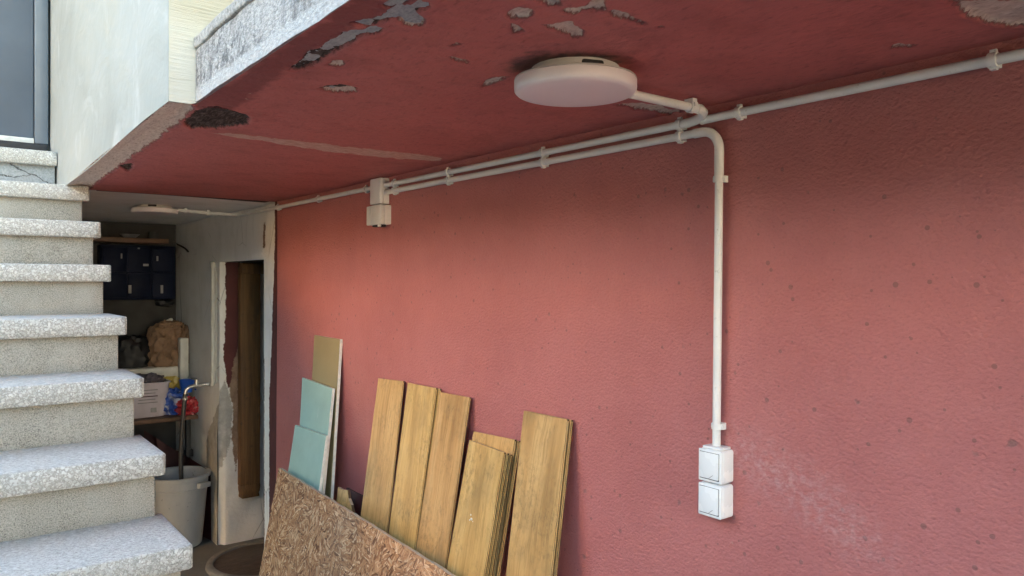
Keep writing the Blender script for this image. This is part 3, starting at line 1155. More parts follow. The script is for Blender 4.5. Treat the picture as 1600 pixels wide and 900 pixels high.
# ------------------------------------------------------------------ upstairs door
DY = 3.80
door = thing('house_door', (0, DY, top[1]), 'dark blue grey entrance door at the top of the stairs', 'door')
box('leaf', -.62, .352, DY+.02, DY+.06, 2.055, 4.0, M['anth'], door, .003)
for (a, b, c, d) in ((-.50, .24, 2.30, 3.0),):
    pass
box('frame', .354, .404, DY+.0, DY+.08, 2.030, 4.06, M['frame'], door, .004)
box('frame', -.70, -.64, DY+.0, DY+.08, 2.030, 4.06, M['frame'], door, .004)
box('threshold', -.64, .352, DY+.005, DY+.08, 2.028, 2.052, M['alu'], door, .003)
b1 = bm_box(-.80, .398, DY-.03, DY+.10, 1.990, 2.0265, .008, 3)
from_bm('rubber_sill', b1, M['rubber'], door, auto=.8)
b1 = bm_box(-.80, .399, DY-.04, DY+.10, 1.966, 1.988, .003)
from_bm('sill_base', b1, M['rubber'], door, auto=.8)
box('handle', -.56, -.52, DY-.03, DY+.02, 2.9, 3.1, M['chrome'], door, .006)
fcd = thing('entrance_wall', (0, DY+.2, 0), 'pale wall around the entrance door at the top of the stairs', 'wall')
box('left_pier', -1.4, -.702, DY+.02, DY+.3, 0, 5.6, M['roofside'], fcd, 0)
box('lintel', -.70, .404, DY+.02, DY+.3, 4.062, 5.6, M['roofside'], fcd, 0)
box('hall_back', -1.0, .404, DY+.5, DY+.6, 1.9, 5.6, M['dark'], fcd, 0)

# ------------------------------------------------------------------ house mass outside the frame, then added blockers and bounce walls
up = bm_box(W+.06, 7.0, -4.0, 9.0, 1.98, 6.4)
tag(from_bm('upper_house_wall', up, M['roofside']), kind='structure')
lw = bm_box(W+1.95, 7.0, -4.0, 9.0, 0, 1.97)
tag(from_bm('lower_house_wall', lw, M['roofside']), kind='structure')
bk = bm_box(-1.4, 1.35, 4.42, 8.8, 1.96, 6.2)
tag(from_bm('rear_house_wall', bk, M['roofside']), kind='structure')
def hedge(x, y0, y1, height):  # unseen dark bank, added to cut low light off the red wall
    hb = bmesh.new()
    n_ = int((y1-y0)*6)
    bmesh.ops.create_grid(hb, x_segments=n_, y_segments=22, size=1)
    for v in hb.verts:
        a_, w = (v.co.x+1)/2*(y1-y0)+y0, v.co.y
        # section: up the near face, over the top, down the far face
        px_, pz_ = (.55*max(-1, min(1, w*2.2)), height*min(1, (1-abs(w))*1.9))
        q = Vector((px_, a_, pz_))
        k = .14*mnoise.noise(q*1.6)+.12*mnoise.noise(q*5)
        v.co = Vector((x+px_*(1+k)+k*.6, a_, pz_*(1+.5*k)))
    return tag(from_bm('hedge', hb, M['hedge']), kind='stuff')


hedge(-2.7, -9.5, 1.55, 2.4)
hedge(-8.3, 3.6, 12.0, 3.2)
hedge(-8.3, -8.0, .4, 3.2)
nb = bm_box(-6.6, -6.0, .5, 3.0, 0, 4.9)
tag(from_bm('yard_wall', nb, M['neighbour']), kind='structure')  # unseen, added to throw warm light on the far end of the wall

nb = bm_box(-2.4, 2.4, -.2, .2, 0, 2.5)
bmesh.ops.rotate(nb, verts=nb.verts, cent=(0, 0, 0), matrix=Matrix.Rotation(math.radians(-40), 3, 'Z'))
bmesh.ops.translate(nb, verts=nb.verts, vec=(-.8, -10.0, 0))
tag(from_bm('yard_wall', nb, M['neighbour2']), kind='structure')  # unseen, added behind the camera to bounce sun at passage and risers

# ------------------------------------------------------------------ passage: closing walls
bw = thing('passage_back_wall', (.85, 5.18, 0), 'dark plaster back wall closing the cluttered passage', 'wall')
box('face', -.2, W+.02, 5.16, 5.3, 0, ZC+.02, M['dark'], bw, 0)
box('side', .30, .40, 4.12, 5.16, 0, ZC+.02, M['whitepost'], bw, 0)

# ------------------------------------------------------------------ conduits
PX = W-.016     # conduit axis off the wall
R1 = .0082


def clip_bm(c, axis, n1, r):
    """saddle clip: band round the pipe, foot towards the wall (n1) and a screw lug"""
    c, axis, n1 = Vector(c), Vector(axis), Vector(n1)
    t = axis.cross(n1)
    bm = bmesh.new()
    k = 14
    ring = []
    for s in (-.006, .006):
        for rr in (r*1.02, r*1.38):
            ring.append([bm.verts.new(c+axis*s+(n1*math.cos(2*PI*i/k)+t*math.sin(2*PI*i/k))*rr) for i in range(k)])
    for i in range(k):
        j = (i+1) % k
        bm.faces.new((ring[1][i], ring[1][j], ring[3][j], ring[3][i]))
        bm.faces.new((ring[0][i], ring[1][i], ring[1][j], ring[0][j])[::-1])
        bm.faces.new((ring[2][i], ring[3][i], ring[3][j], ring[2][j]))
        bm.faces.new((ring[0][i], ring[0][j], ring[2][j], ring[2][i])[::-1])

    def cube(a0, a1, b0, b1, c0, c1):
        vs = [bm.verts.new(c+axis*a+n1*b+t*d) for a in (a0, a1) for b in (b0, b1) for d in (c0, c1)]
        for f in ((0, 1, 3, 2), (4, 6, 7, 5), (0, 4, 5, 1), (2, 3, 7, 6), (0, 2, 6, 4), (1, 5, 7, 3)):
            bm.faces.new([vs[q] for q in f])
    cube(-.0065, .0065, r*.6, .0155, -r*1.25, r*1.25)        # foot
    cube(-.0045, .0045, -r*.25, r*.55, -r*1.9, -r*1.2)       # lug with screw
    cube(-.0025, .0025, -r*.45, r*.65, -r*1.75, -r*1.35)
    cube(-.0045, .0045, -r*.2, r*.9, r*1.15, r*1.7)
    return bm


clip_me = {}


def clip(parent, c, axis, n1, flip=1):
    key = (tuple(axis), tuple(n1))
    if key not in clip_me:
        o = from_bm('clip', clip_bm((0, 0, 0), axis, n1, R1), M['pvc'], parent, local=True, auto=.7)
        clip_me[key] = o
    else:
        o = clip_me[key].copy()
        COL.objects.link(o)
        o.parent = parent
    o.location = Vector(c)-base_of(parent)
    return o


ZU, ZL = 1.777, 1.7525
JB = (2.313, 2.389)
NX = (1, 0, 0)
AY = (0, 1, 0)
# far run: junction box to the passage, then across the ceiling to the second lamp
c1 = thing('far_conduit', (PX, 3.0, ZU), 'grey conduit running from the junction box into the passage', 'conduit')
LAMP2 = Vector((.848, 3.90, 0))
path = [(PX, JB[1]-.004, ZU), (PX, 3.84, ZU)]+[tuple(p) for p in arc((PX-.05, 3.84, ZU+.004), (1, 0, 0), (0, 1, 0), .05)][1:]+[(LAMP2.x+.06, 3.89, ZU+.012)]
tube('pipe', path, R1, M['pvc'], c1)
for u, v in [(572, 297), (497, 312), (434, 324)]:
    clip(c1, (PX, at_x(u, v, PX).y, ZU), AY, NX)
clip(c1, (1.09, 3.89, ZU+.006), (1, 0, 0), (0, 0, 1))
clip(c1, (.985, 3.89, ZU+.009), (1, 0, 0), (0, 0, 1))

# upper run from the junction box, turning off to the round lamp
c2 = thing('upper_conduit', (PX, 1.6, ZU), 'upper of two parallel grey conduits, turning across to the round lamp', 'conduit')
LAMP = Vector((.862, .947, 0))
by, bz = .951, 1.789
bend = [(PX, 1.012, ZU), (PX, 1.0, ZU+.001), (PX-.002, .985, ZU+.003), (PX-.008, .970, ZU+.006), (PX-.020, .958, ZU+.009), (PX-.036, .952, bz)]
tube('pipe', [(PX, JB[0]+.004, ZU), (PX, 1.4, ZU)]+bend+[(1.0, by, bz), (.93, by, bz)], R1, M['pvc'], c2)
tube('socket_elbow', [(PX, 1.012+.012, ZU)]+bend+[(PX-.05, by+.0, bz)], R1*1.18, M['pvc'], c2)
for u, v in [(616, 290), (700, 271), (848, 240), (1062, 195)]:
    clip(c2, (PX, at_x(u, v, PX).y, ZU), AY, NX)
clip(c2, (at_z(1090, 165, bz).x, by, bz), (1, 0, 0), (0, 0, 1))

# lower run, turning down to the switches
c3 = thing('lower_conduit', (PX, 1.6, ZL), 'lower of two parallel grey conduits, dropping down to the light switches', 'conduit')
dyv = .934
bd = arc((PX, dyv+.040, ZL-.040), (0, 0, 1), (0, -1, 0), .040, 10)
tube('pipe', [(PX, JB[0]+.004, ZL), (PX, 1.4, ZL)]+bd+[(PX, dyv, 1.60), (PX, dyv+.002, 1.115)], R1, M['pvc'], c3)
tube('elbow', [(PX, dyv+.062, ZL)]+bd+[(PX, dyv, ZL-.10)], R1*1.17, M['pvc'], c3)
for u, v in [(616, 299), (700, 281), (848, 252), (1062, 213)]:
    clip(c3, (PX, at_x(u, v, PX).y, ZL), AY, NX)
for v in (280, 666):
    clip(c3, (PX, dyv, at_x(1122, v, PX).z), (0, 0, 1), NX)

# near run leaving to the right
c4 = thing('near_conduit', (PX, .2, ZU), 'single grey conduit leaving along the wall top to the right edge', 'conduit')
tube('pipe', [(PX, .978, ZU-.001), (PX, .93, ZU), (PX, .3, ZU), (PX, -1.2, ZU)], R1, M['pvc'], c4)
for u, v in [(1155, 178), (1552, 94)]:
    clip(c4, (PX, at_x(u, v, PX).y, ZU), AY, NX)
clip(c4, (PX, -.3, ZU), AY, NX)


# boxes
def rbox(x0, x1, y0, y1, z0, z1, bev, seg=3):
    return bm_box(x0, x1, y0, y1, z0, z1, bev, seg)


jb_ = thing('junction_box', (W, 2.35, 1.71), 'upright grey junction box where the conduits meet', 'junction box')
from_bm('housing', rbox(W-.022, W+.004, JB[0], JB[1], 1.713, 1.803, .003), M['pvc'], jb_, auto=.7)
from_bm('cover', rbox(W-.0375, W-.0225, JB[0]+.0005, JB[1]-.0005, 1.7135, 1.8025, .004), M['pvc'], jb_, auto=.7)
so = thing('wall_socket', (W, 2.35, 1.64), 'square pale socket outlet hanging under the junction box', 'socket')
from_bm('housing', rbox(W-.028, W+.004, 2.299, 2.406, 1.643, 1.7095, .004), M['pvc'], so, auto=.7)
from_bm('lid', rbox(W-.044, W-.0285, 2.2995, 2.372, 1.642, 1.7100, .005), M['pvc'], so, auto=.7)
from_bm('lid_side', rbox(W-.0425, W-.0285, 2.3735, 2.4055, 1.643, 1.7092, .004), M['pvc'], so, auto=.7)
from_bm('hinge', rbox(W-.035, W-.012, 2.315, 2.375, 1.636, 1.6425, .002), M['gap'], so, auto=.7)
from_bm('latch', rbox(W-.046, W-.036, 2.305, 2.315, 1.6335, 1.6415, .002), M['switch'], so, auto=.7)


# light switches
def switch(z0, z1, label):
    t = thing('light_switch', (W, .934, z0), label, 'light switch', 'pair of surface light switches')
    y0, y1 = .906, .9625
    xf = 1.2105
    hb = rbox(xf+.004, W+.003, y0, y1, z0, z1, .006, 4)
    from_bm('housing', hb, M['switch'], t, auto=.6)
    from_bm('frame', rbox(xf, xf+.0055, y0+.0008, y1-.0008, z0+.0008, z1-.0008, .0024, 3), M['switch'], t, auto=.6)
    from_bm('rocker_gap', rbox(xf-.0006, xf+.002, y0+.0055, y1-.0050, z0+.0065, z1-.0055, 0), M['gap'], t)
    # the rocker is tilted: its top half pressed in
    rk = rbox(-.0035, .0045, y0+.0062, y1-.0057, z0+.0085, z1-.0062, .0012, 2)
    bmesh.ops.rotate(rk, verts=rk.verts, cent=(0, 0, (z0+z1)/2), matrix=Matrix.Rotation(math.radians(2.2), 3, 'Y'))
    bmesh.ops.translate(rk, verts=rk.verts, vec=(xf, 0, 0))
    r = from_bm('rocker', rk, M['switch'], t, auto=.6)
    mk = bmesh.new()
    bm_box(-.0004, .0004, -.006, .006, -.0004, .0004, 0, 1, mk)
    bmesh.ops.rotate(mk, verts=mk.verts, cent=(0, 0, 0), matrix=Matrix.Rotation(math.radians(-38), 3, 'X'))
    bmesh.ops.translate(mk, verts=mk.verts, vec=(xf-.0049, y0+.0215, z0+.0135))
    mo = from_bm('symbol', mk, M['mark'], r)
    mo.location = (0, 0, 0)
    return t


switch(1.0565, 1.1215, 'upper white square light switch on the red wall, conduit entering its top')
switch(.9885, 1.0535, 'lower white square light switch on the red wall, directly under the other')
cp = thing('switch_gland', (W, .934, 1.1215), 'white conduit entry collar on top of the upper switch', 'collar')
from_bm('collar', rbox(W-.034, W-.001, .912, .956, 1.1218, 1.1265, .0018), M['switch'], cp, auto=.6)


# ------------------------------------------------------------------ lamps
def lamp(c, label):
    t = thing('ceiling_lamp', (c.x, c.y, ZC), label, 'ceiling lamp', 'round ceiling lamps')
    p = (c.x, c.y, ZC)
    lathe('diffuser', [(0, -.0425), (.060, -.0424), (.090, -.0418), (.0995, -.0402), (.1025, -.0370), (.1032, -.0320), (.1032, -.0222), (.1022, -.0205)], p, M['diffuser'], t, 72, ang=60)
    lathe('trim_ring', [(.1018, -.0203), (.1032, -.0195), (.1024, -.0176), (.097, -.0165), (.0, -.0163)], p, M['lampbase'], t, 72, ang=60)
    lathe('base', [(.0735, -.0164), (.0755, -.0145), (.0750, -.0030), (.0740, 0.003)], p, M['lampbase'], t, 64, ang=60)
    cab = rbox(-.019, .019, -.002, .0085, -.0145, -.0030, .0045)
    a = math.radians(-68)
    bmesh.ops.translate(cab, verts=cab.verts, vec=(0, .0685, 0))
    bmesh.ops.rotate(cab, verts=cab.verts, cent=(0, 0, 0), matrix=Matrix.Rotation(math.radians(160), 3, 'Z'))
    bmesh.ops.translate(cab, verts=cab.verts, vec=p)
    from_bm('cable_entry', cab, M['rubber'], t, auto=.7)
    return t


lamp(LAMP, 'round opal ceiling lamp under the red slab near the conduit bend')
lamp(LAMP2, 'small round ceiling lamp in the gloom over the passage')


# ------------------------------------------------------------------ leaning boards
def lean_frame(px, x0, th):
    """unprojects corner pixels onto a plane leaning on the wall by angle th"""
    z0 = at_x(*px[0], x0).z
    n = Vector((math.cos(th), 0, -math.sin(th)))
    p0 = Vector((x0, 0, z0))
    out = []
    for u, v in px:
        d = ray(u, v)
        out.append(EYE+d*(n.dot(p0-EYE)/n.dot(d)))
    return out, n


def leaning(name, px, x0, th, thick, mats, label, cat, group=None, shift=(0, 0, 0), xshift=0, part=None, floor=True, tongue=False, chips=0, seed=0, zoff=0):
    """px: TL, TR, BR, BL pixels of the front face; the board runs on to the floor"""
    pts, n = lean_frame(px, x0, th)
    zax = Vector((math.sin(th), 0, math.cos(th)))
    xax = Vector((0, -1, 0))
    yax = zax.cross(xax)          # towards the wall
    TL, TR, BR, BL = pts
    o = (TL+TR)/2

    def loc(p):
        q = p-o
        return q.dot(xax), q.dot(zax)
    tl, tr, br, bl = map(loc, pts)

    def down(a, b):
        if not floor:
            return b
        L = -o.z/math.cos(th)     # local z of the floor
        k = (L-a[1])/(b[1]-a[1])
        return (a[0]+(b[0]-a[0])*k*1.0, L)
    bl2, br2 = down(tl, bl), down(tr, br)
    cx = (bl2[0]+br2[0])/2
    zb = bl2[1] if floor else min(bl2[1], br2[1])
    rect = [(a-cx+xshift, b-zb) for a, b in (tl, tr, br2, bl2)]
    rect[0] = (rect[0][0], rect[0][1]+zoff)
    rect[1] = (rect[1][0], rect[1][1]+zoff)
    bm = bmesh.new()
    outline = rect
    if chips:
        rnd = random.Random(seed)
        outline = []
        for i in range(4):
            a, b = rect[i], rect[(i+1) % 4]
            L = math.hypot(b[0]-a[0], b[1]-a[1])
            k = max(1, int(L/.03))
            for j in range(k):
                t = j/k
                w = 0 if j == 0 else rnd.uniform(-1, 1)*chips
                nx, nz = (b[1]-a[1])/L, -(b[0]-a[0])/L
                outline.append((a[0]+(b[0]-a[0])*t+nx*w, a[1]+(b[1]-a[1])*t+nz*w))
    f0 = [bm.verts.new((x, 0, z)) for x, z in outline]
    f1 = [bm.verts.new((x, thick, z)) for x, z in outline]
    a = bm.faces.new(f0)
    b = bm.faces.new(f1[::-1])
    m_ = len(outline)
    for i in range(m_):
        j = (i+1) % m_
        bm.faces.new((f0[i], f1[i], f1[j], f0[j]))
    bmesh.ops.recalc_face_normals(bm, faces=bm.faces)
    if not chips:
        bmesh.ops.bevel(bm, geom=[e for e in bm.edges if all(abs(v.co.y) < 1e-6 for v in e.verts)], offset=.0012, segments=1, affect='EDGES')
    if tongue:
        xr, xl = rect[1][0], rect[2][0]
        zt = rect[1][1]
        vs = []
        for (xx, zz) in ((xr, zt-.004), (xl, 0.002)):
            for yy in (thick*.38, thick*.66):
                for ex in (-.001, .0042):
                    vs.append(bm.verts.new((xx+ex, yy, zz)))
        for q in ((0, 1, 3, 2), (4, 6, 7, 5), (0, 4, 5, 1), (2, 3, 7, 6), (1, 5, 7, 3), (0, 2, 6, 4)):
            bm.faces.new([vs[i] for i in q])
        bmesh.ops.recalc_face_normals(bm, faces=bm.faces)
    for f in bm.faces:
        f.material_index = 0 if abs(f.normal.y) > .7 else (1 if abs(f.normal.x) > .6 else 2)
    me = bpy.data.meshes.new(name)
    bm.to_mesh(me)
    bm.free()
    mw = Matrix((xax, yax, zax)).transposed().to_4x4()
    mw.translation = o+xax*cx+zax*zb+Vector(shift)
    if part is None:
        ob = link(name, me, None, mats)
        ob.matrix_world = mw
        tag(ob, label, cat, group)
        return ob
    ob = link(name, me, None, mats)
    ob.matrix_world = mw
    return ob


PM = (M['plank'], M['plank_edge'], M['plank_top'])
GP = 'laminate planks leaning on the red wall'


def planks(px, x0, th, labels, shifts):
    """first label is the front plank; the others stand behind it, shifted along the wall"""
    for k, (lab, (sx, sz)) in enumerate(zip(labels, shifts)):
        leaning('laminate_plank', px, x0, th, .0068, PM, lab, 'plank', GP, shift=(k*.0074*math.cos(th)+.0006*k, 0, 0), xshift=sx, tongue=True, zoff=sz)


A_ = [(591, 591), (629.5, 595.5), (604, 831), (563.5, 804)]
B_ = [(637, 598), (681, 606.5), (647, 857), (607, 832)]
C_ = [(687, 612.5), (733, 621), (695.5, 884), (649, 858)]
D_ = [(733, 687.7), (787.5, 707), (754, 905), (697, 893)]
E_ = [(739.5, 674), (804, 687), (770, 905), (702, 885)]
F_ = [(818, 641.5), (886, 655.5), (860, 900), (790, 900)]
planks(A_, W-.014, .15, ['golden brown laminate plank, leftmost of those leaning, left of the dark gap'], [(0, 0)])
planks(B_, W-.020, .15, ['golden laminate plank standing second from the left with pale chipped top', 'laminate plank just behind the second one, its edge showing on the right'], [(0, 0), (.010, -.002)])
planks(C_, W-.014, .155, ['golden laminate plank third from the left with dark blotches'], [(0, 0)])
planks(D_, W-.046, .175, ['short golden laminate plank with white paint splash on its face', 'short plank directly behind the paint-splashed one', 'third plank down in the paint-splashed stack'], [(0, 0), (.004, -.003), (.008, -.006)])
planks(E_, W-.019, .165, ['short laminate plank peeping out above the paint-splashed one', 'rearmost short laminate plank touching the wall behind the others'], [(0, 0), (.009, -.003)])
planks(F_, W-.019, .185, ['tall laminate plank standing rightmost, alone beside the bare wall', 'plank behind the rightmost tall one showing its grooved edge'], [(0, 0), (.006, -.001)])

# paint splash on the short plank: small spatter of hardened drops
pts, _n = lean_frame(D_+[(737, 811)], W-.046, .175)
sp = pts[-1]
sb = bmesh.new()
rs = random.Random(4)
for k in range(9):
    an = rs.uniform(0, 2*PI)
    rr = rs.uniform(0, .012) if k else 0
    s = rs.uniform(.0012, .0030) if k else .0055
    mtx = Matrix.Translation(sp+Vector((-.001, math.cos(an)*rr, math.sin(an)*rr))) @ Matrix.Diagonal((.25, 1, rs.uniform(.7, 1.3), 1))
    bmesh.ops.create_icosphere(sb, subdivisions=1, radius=s, matrix=mtx)
spl = from_bm('paint_splash', sb, M['gypsum'], None, smooth=True)
tag(spl, 'small white paint splash on the face of the short plank', 'paint splash')

GM_T = (M['teal'], M['gypsum'], M['gypsum'])
GM_O = (M['olive'], M['gypsum'], M['gypsum'])
leaning('plasterboard', [(491, 523.5), (531, 530), (516, 781), (478, 770)], W-.013, .10, .0125, GM_O, 'narrow olive tan plasterboard strip, tallest of the leaning sheets', 'plasterboard', 'plasterboard offcuts leaning by the doorway')
leaning('plasterboard', [(472, 590), (519, 607), (503, 769), (464, 750)], W-.048, .16, .0125, GM_T, 'taller teal plasterboard offcut leaning before the olive strip', 'plasterboard', 'plasterboard offcuts leaning by the doorway')
leaning('plasterboard', [(461, 664), (509, 681), (498, 765), (450, 737)], W-.096, .18, .0125, GM_T, 'shorter teal plasterboard offcut at the front behind the chipboard', 'plasterboard', 'plasterboard offcuts leaning by the doorway')
# OSB sheet
xo = 1.085
leaning('strand_board', [(435.5, 731), (835, 980), (790, 1250), (404.5, 900)], xo, .24, .015, (M['osb'], M['osb_edge'], M['osb_edge']),
        'large brown strand board sheet leaning in front of all the planks', 'board', chips=.0012, seed=3)
# scraps
leaning('wood_scrap', [(528, 761), (543, 766), (556, 830), (520, 830)], W-.10, .22, .010, (M['plank'], M['plank_edge'], M['plank_top']), 'small broken light wood scrap behind the strand board', 'scrap', chips=.004, seed=2)
leaning('wood_scrap', [(541, 762), (568, 776), (566, 850), (541, 840)], W-.05, .20, .010, (M['maroon'], M['darkwood'], M['darkwood']), 'small dark brown scrap behind the broken light one', 'scrap', chips=.001, seed=6)


# ------------------------------------------------------------------ passage contents
def crumple(name, c, rad, m, parent=None, seed=0, amp=.18, scale=2.6, sub=4, flat=True, e=2.6):
    bm = bmesh.new()
    bmesh.ops.create_icosphere(bm, subdivisions=sub, radius=1)
    for v in bm.verts:
        p = v.co.copy()
        q = p*scale+Vector((seed*3.3, seed*1.7, 0))
        d = mnoise.fractal(q, .6, 2.0, 4)*amp+abs(mnoise.noise(q*1.9))*amp*1.1
        f = (abs(p.x)**e+abs(p.y)**e+abs(p.z)**e)**(-1/e)
        p = p*f*(1-d)
        if flat and p.z < -.72:
            p.z = -.72-.02*p.z
        v.co = Vector((c[0]+p.x*rad[0], c[1]+p.y*rad[1], c[2]+p.z*rad[2]))
    return from_bm(name, bm, m, parent, auto=math.radians(38))


# masonry ledge and upright
ledge = thing('masonry_ledge', (1.0, 4.95, .82), 'white plastered ledge along the passage back carrying the paper bag', 'ledge')
lb = bm_box(.55, 1.185, 4.83, 5.155, .868, .928, .006)
rough_up(lb, 0, .05, .004, 20, 4)
from_bm('shelf_slab', lb, M['pipe'], ledge, auto=.8)
box('upright', 1.187, 1.235, 4.80, 4.86, .62, 1.10, M['pipe'], ledge, .004)
# paper bag
pb = thing('paper_bag', (1.08, 4.95, .93), 'crumpled brown paper bag standing on the white ledge', 'bag')
pbc = (at_y(262, 535, 4.9).x, 4.93, 1.055)
crumple('sack', (pbc[0], pbc[1], 1.035), (.118, .09, .155), M['bag'], pb, 2, .20, 1.7, 5)
crumple('folded_top', (pbc[0]+.02, pbc[1]-.02, 1.165), (.07, .055, .04), M['bag'], pb, 5, .3, 2.6, 4, False)
crumple('side_fold', (pbc[0]+.09, pbc[1]-.05, 1.04), (.028, .045, .13), M['bag'], pb, 9, .35, 2.6, 4, False)
hd = [(pbc[0]-.015+.04*math.sin(t), pbc[1]-.03, 1.185+.028*math.sin(t*1.0+.4)) for t in np.linspace(0, 2.6, 9)]
tube('handle', hd, .006, M['pipe'], pb, 8)
bb_ = thing('black_bag', (.93, 5.0, .93), 'black bag slumped on the ledge left of the paper bag', 'bag')
crumple('sack', (at_y(205, 545, 4.95).x, 4.97, 1.0), (.11, .09, .125), M['black'], bb_, 12, .2, 1.6, 4)
# wooden shelf with its post
shelf = thing('wooden_shelf', (1.0, 4.8, .62), 'brown chipboard shelf with a dark leg under the ledge', 'shelf')
box('board', .42, 1.243, 4.625, 4.98, .636, .660, M['shelfwood'], shelf, .002)
pxl = at_y(293, 680, 4.70)
box('leg', pxl.x-.012, pxl.x+.014, 4.68, 4.71, 0, .635, M['black'], shelf, .002)
box('rail', .55, 1.24, 4.72, 4.74, .40, .44, M['black'], shelf, .002)
# tub
tub = thing('storage_tub', (.97, 4.78, .66), 'frosted lilac plastic tub full of dark cloth on the wooden shelf', 'tub')
tx = at_y(229, 620, 4.72).x
tc = (tx, 4.76, .661)
prof_t = [(0, 0), (.082, 0), (.088, .006), (.106, .190), (.112, .192), (.112, .200), (.104, .200), (.086, .010), (0, .010)]
lathe('body', prof_t, tc, M['tub'], tub, 48, (5, 1.15, .8), 35)
crumple('cloth', (tx, 4.76, .85), (.10, .075, .055), M['cloth'], tub, 21, .3, 2.5, 4, False)
for k in range(5):
    yb = 4.76-.8*.0975-.003
    box('print_line', tx-.055+.004*k, tx+.05-.012*(k % 2), yb-.0005-.0012*k, yb+.001-.0012*k, .745+.018*k, .750+.018*k, M['maroon'] if k == 2 else M['mark'], tub, 0)
box('print_square', tx+.015, tx+.045, 4.683, 4.687, .69, .715, M['mark'], tub, 0)
# bags
yb_ = thing('yellow_bag', (1.08, 4.86, .66), 'mustard yellow plastic bag squeezed behind the lilac tub', 'bag')
crumple('film', (at_y(262, 605, 4.86).x, 4.86, .765), (.10, .06, .125), M['yellow'], yb_, 31, .25, 2.0, 4)
bl_ = thing('detergent_bag', (1.12, 4.74, .66), 'blue and white plastic packet beside the lilac tub on the shelf', 'packet')
crumple('film', (at_y(272, 628, 4.73).x, 4.74, .722), (.085, .06, .085), M['bluefilm'], bl_, 41, .3, 2.2, 4)
rd_ = thing('red_packet', (1.18, 4.68, .66), 'shiny red plastic packet at the right end of the shelf', 'packet')
crumple('film', (at_y(293, 632, 4.68).x, 4.68, .702), (.066, .045, .060), M['redfilm'], rd_, 51, .3, 2.2, 4)
ye_ = thing('yellow_packet', (1.215, 4.70, .66), 'small yellow packet tucked at the shelf end by the wall', 'packet')
crumple('film', (1.222, 4.70, .71), (.018, .03, .05), M['yellow'], ye_, 61, .25, 2.2, 3)
cu = thing('blue_cup', (1.15, 4.72, .78), 'bright blue plastic cup lying on top of the packets', 'cup')
cxp = at_y(293, 604, 4.70)
lathe('body', [(0, -.035), (.030, -.035), (.042, .035), (.045, .037), (.045, .040), (.039, .038), (.027, -.030), (0, -.030)], (cxp.x, 4.715, cxp.z), M['cup'], cu, 36)
hd = [(cxp.x+.040+.022*math.sin(t), 4.70, cxp.z+.022*math.cos(t)) for t in np.linspace(0, PI, 9)]
tube('handle', hd, .0045, M['cup'], cu, 8)

# dark cabinet and high shelf at the back
cab = thing('tool_cabinet', (1.03, 5.1, 1.30), 'dark navy tool cabinet on the back wall with pale labels', 'cabinet')
box('carcass', .80, 1.222, 5.06, 5.158, 1.328, 1.66, M['navy'], cab, .004)
for ix in range(3):
    for iz in range(2):
        x0 = .812+.136*ix
        z0 = 1.34+.158*iz
        dr = box('drawer', x0, x0+.128, 5.045, 5.0595, z0, z0+.148, M['navy'], cab, .004)
for u, v, w, h in [(228, 414, .030, .014), (203, 452, .016, .05), (253, 452, .014, .05), (217, 388, .012, .008), (190, 400, .008, .03), (246, 404, .010, .03)]:
    p = at_y(u, v, 5.042)
    box('label_plate', p.x-w/2, p.x+w/2, 5.041, 5.0445, p.z-h/2, p.z+h/2, M['pale'], cab, 0)
hs = thing('high_shelf', (1.0, 5.0, 1.68), 'narrow brown shelf high on the passage back wall', 'shelf')
box('board', .55, at_y(263, 374, 4.95).x, 4.94, 5.155, 1.672, 1.700, M['shelfwood'], hs, .002)
bo = thing('dish', (.97, 5.0, 1.70), 'pale shallow dish on the high back shelf', 'dish')
q = at_y(203, 367, 4.99)
lathe('bowl', [(0, 0), (.03, 0), (.055, .022), (.052, .022), (.028, .004), (0, .004)], (q.x, 4.99, 1.7005), M['pale'], bo, 36)
bo = thing('tin', (1.09, 5.0, 1.70), 'small dark tin standing right of the pale dish', 'tin')
q = at_y(240, 364, 4.99)
lathe('body', [(0, 0), (.026, 0), (.026, .04), (.022, .042), (0, .042)], (q.x, 4.99, 1.7005), M['dark'], bo, 24)
cbk = thing('cable', (W-.01, 4.9, 1.6), 'stiff black cable end poking from the corner by the cabinet', 'cable')
q0, q1, q2 = at_x(272, 379, W-.02), at_x(284, 385, W-.03), at_x(294, 393, W-.03)
tube('wire', [q0, q1, (q1+q2)/2+Vector((0, 0, .004)), q2], .005, M['cable'], cbk, 8)
dk = thing('hand_tool', (1.12, 5.08, 1.28), 'dark lump hanging below the right of the cabinet', 'tool')
q = at_y(258, 473, 5.08)
crumple('body', (q.x, 5.08, q.z), (.055, .05, .025), M['black'], dk, 71, .2, 2, 3, False)

# water pipe, tap, hose, bucket
wp = thing('water_pipe', (W-.01, 4.3, .87), 'pale painted water pipe rising on the white passage wall', 'pipe')
yp = at_x(333, 500, W-.014).y
tube('riser', [(W-.014, yp, 1.525), (W-.014, yp, .90)]+arc((W-.014, yp+.03, .90), (0, -1, 0), (0, 0, -1), .03, 6)[1:]+[(W-.014, yp+.05, .87)], .0125, M['pipe'], wp)
tube('thin_riser', [(W-.007, yp-.032, 1.50), (W-.007, yp-.032, .88)], .004, M['pipe'], wp, 8)
tube('top_elbow', [(W-.014, yp, 1.515), (W-.014, yp, 1.535), (W-.014, yp+.02, 1.542), (W+.005, yp+.03, 1.542)], .015, M['pipe'], wp)
for z in (.915, 1.2):
    tube('pipe_collar', [(W-.014, yp, z), (W-.014, yp, z+.022)], .0165, M['pipe'], wp)
tp = thing('water_tap', (W-.03, yp+.1, .85), 'chrome garden tap with hose on the white passage wall', 'tap')
ta = Vector((W-.016, yp+.05, .87))
tb_ = at_y(300, 611, yp+.06)
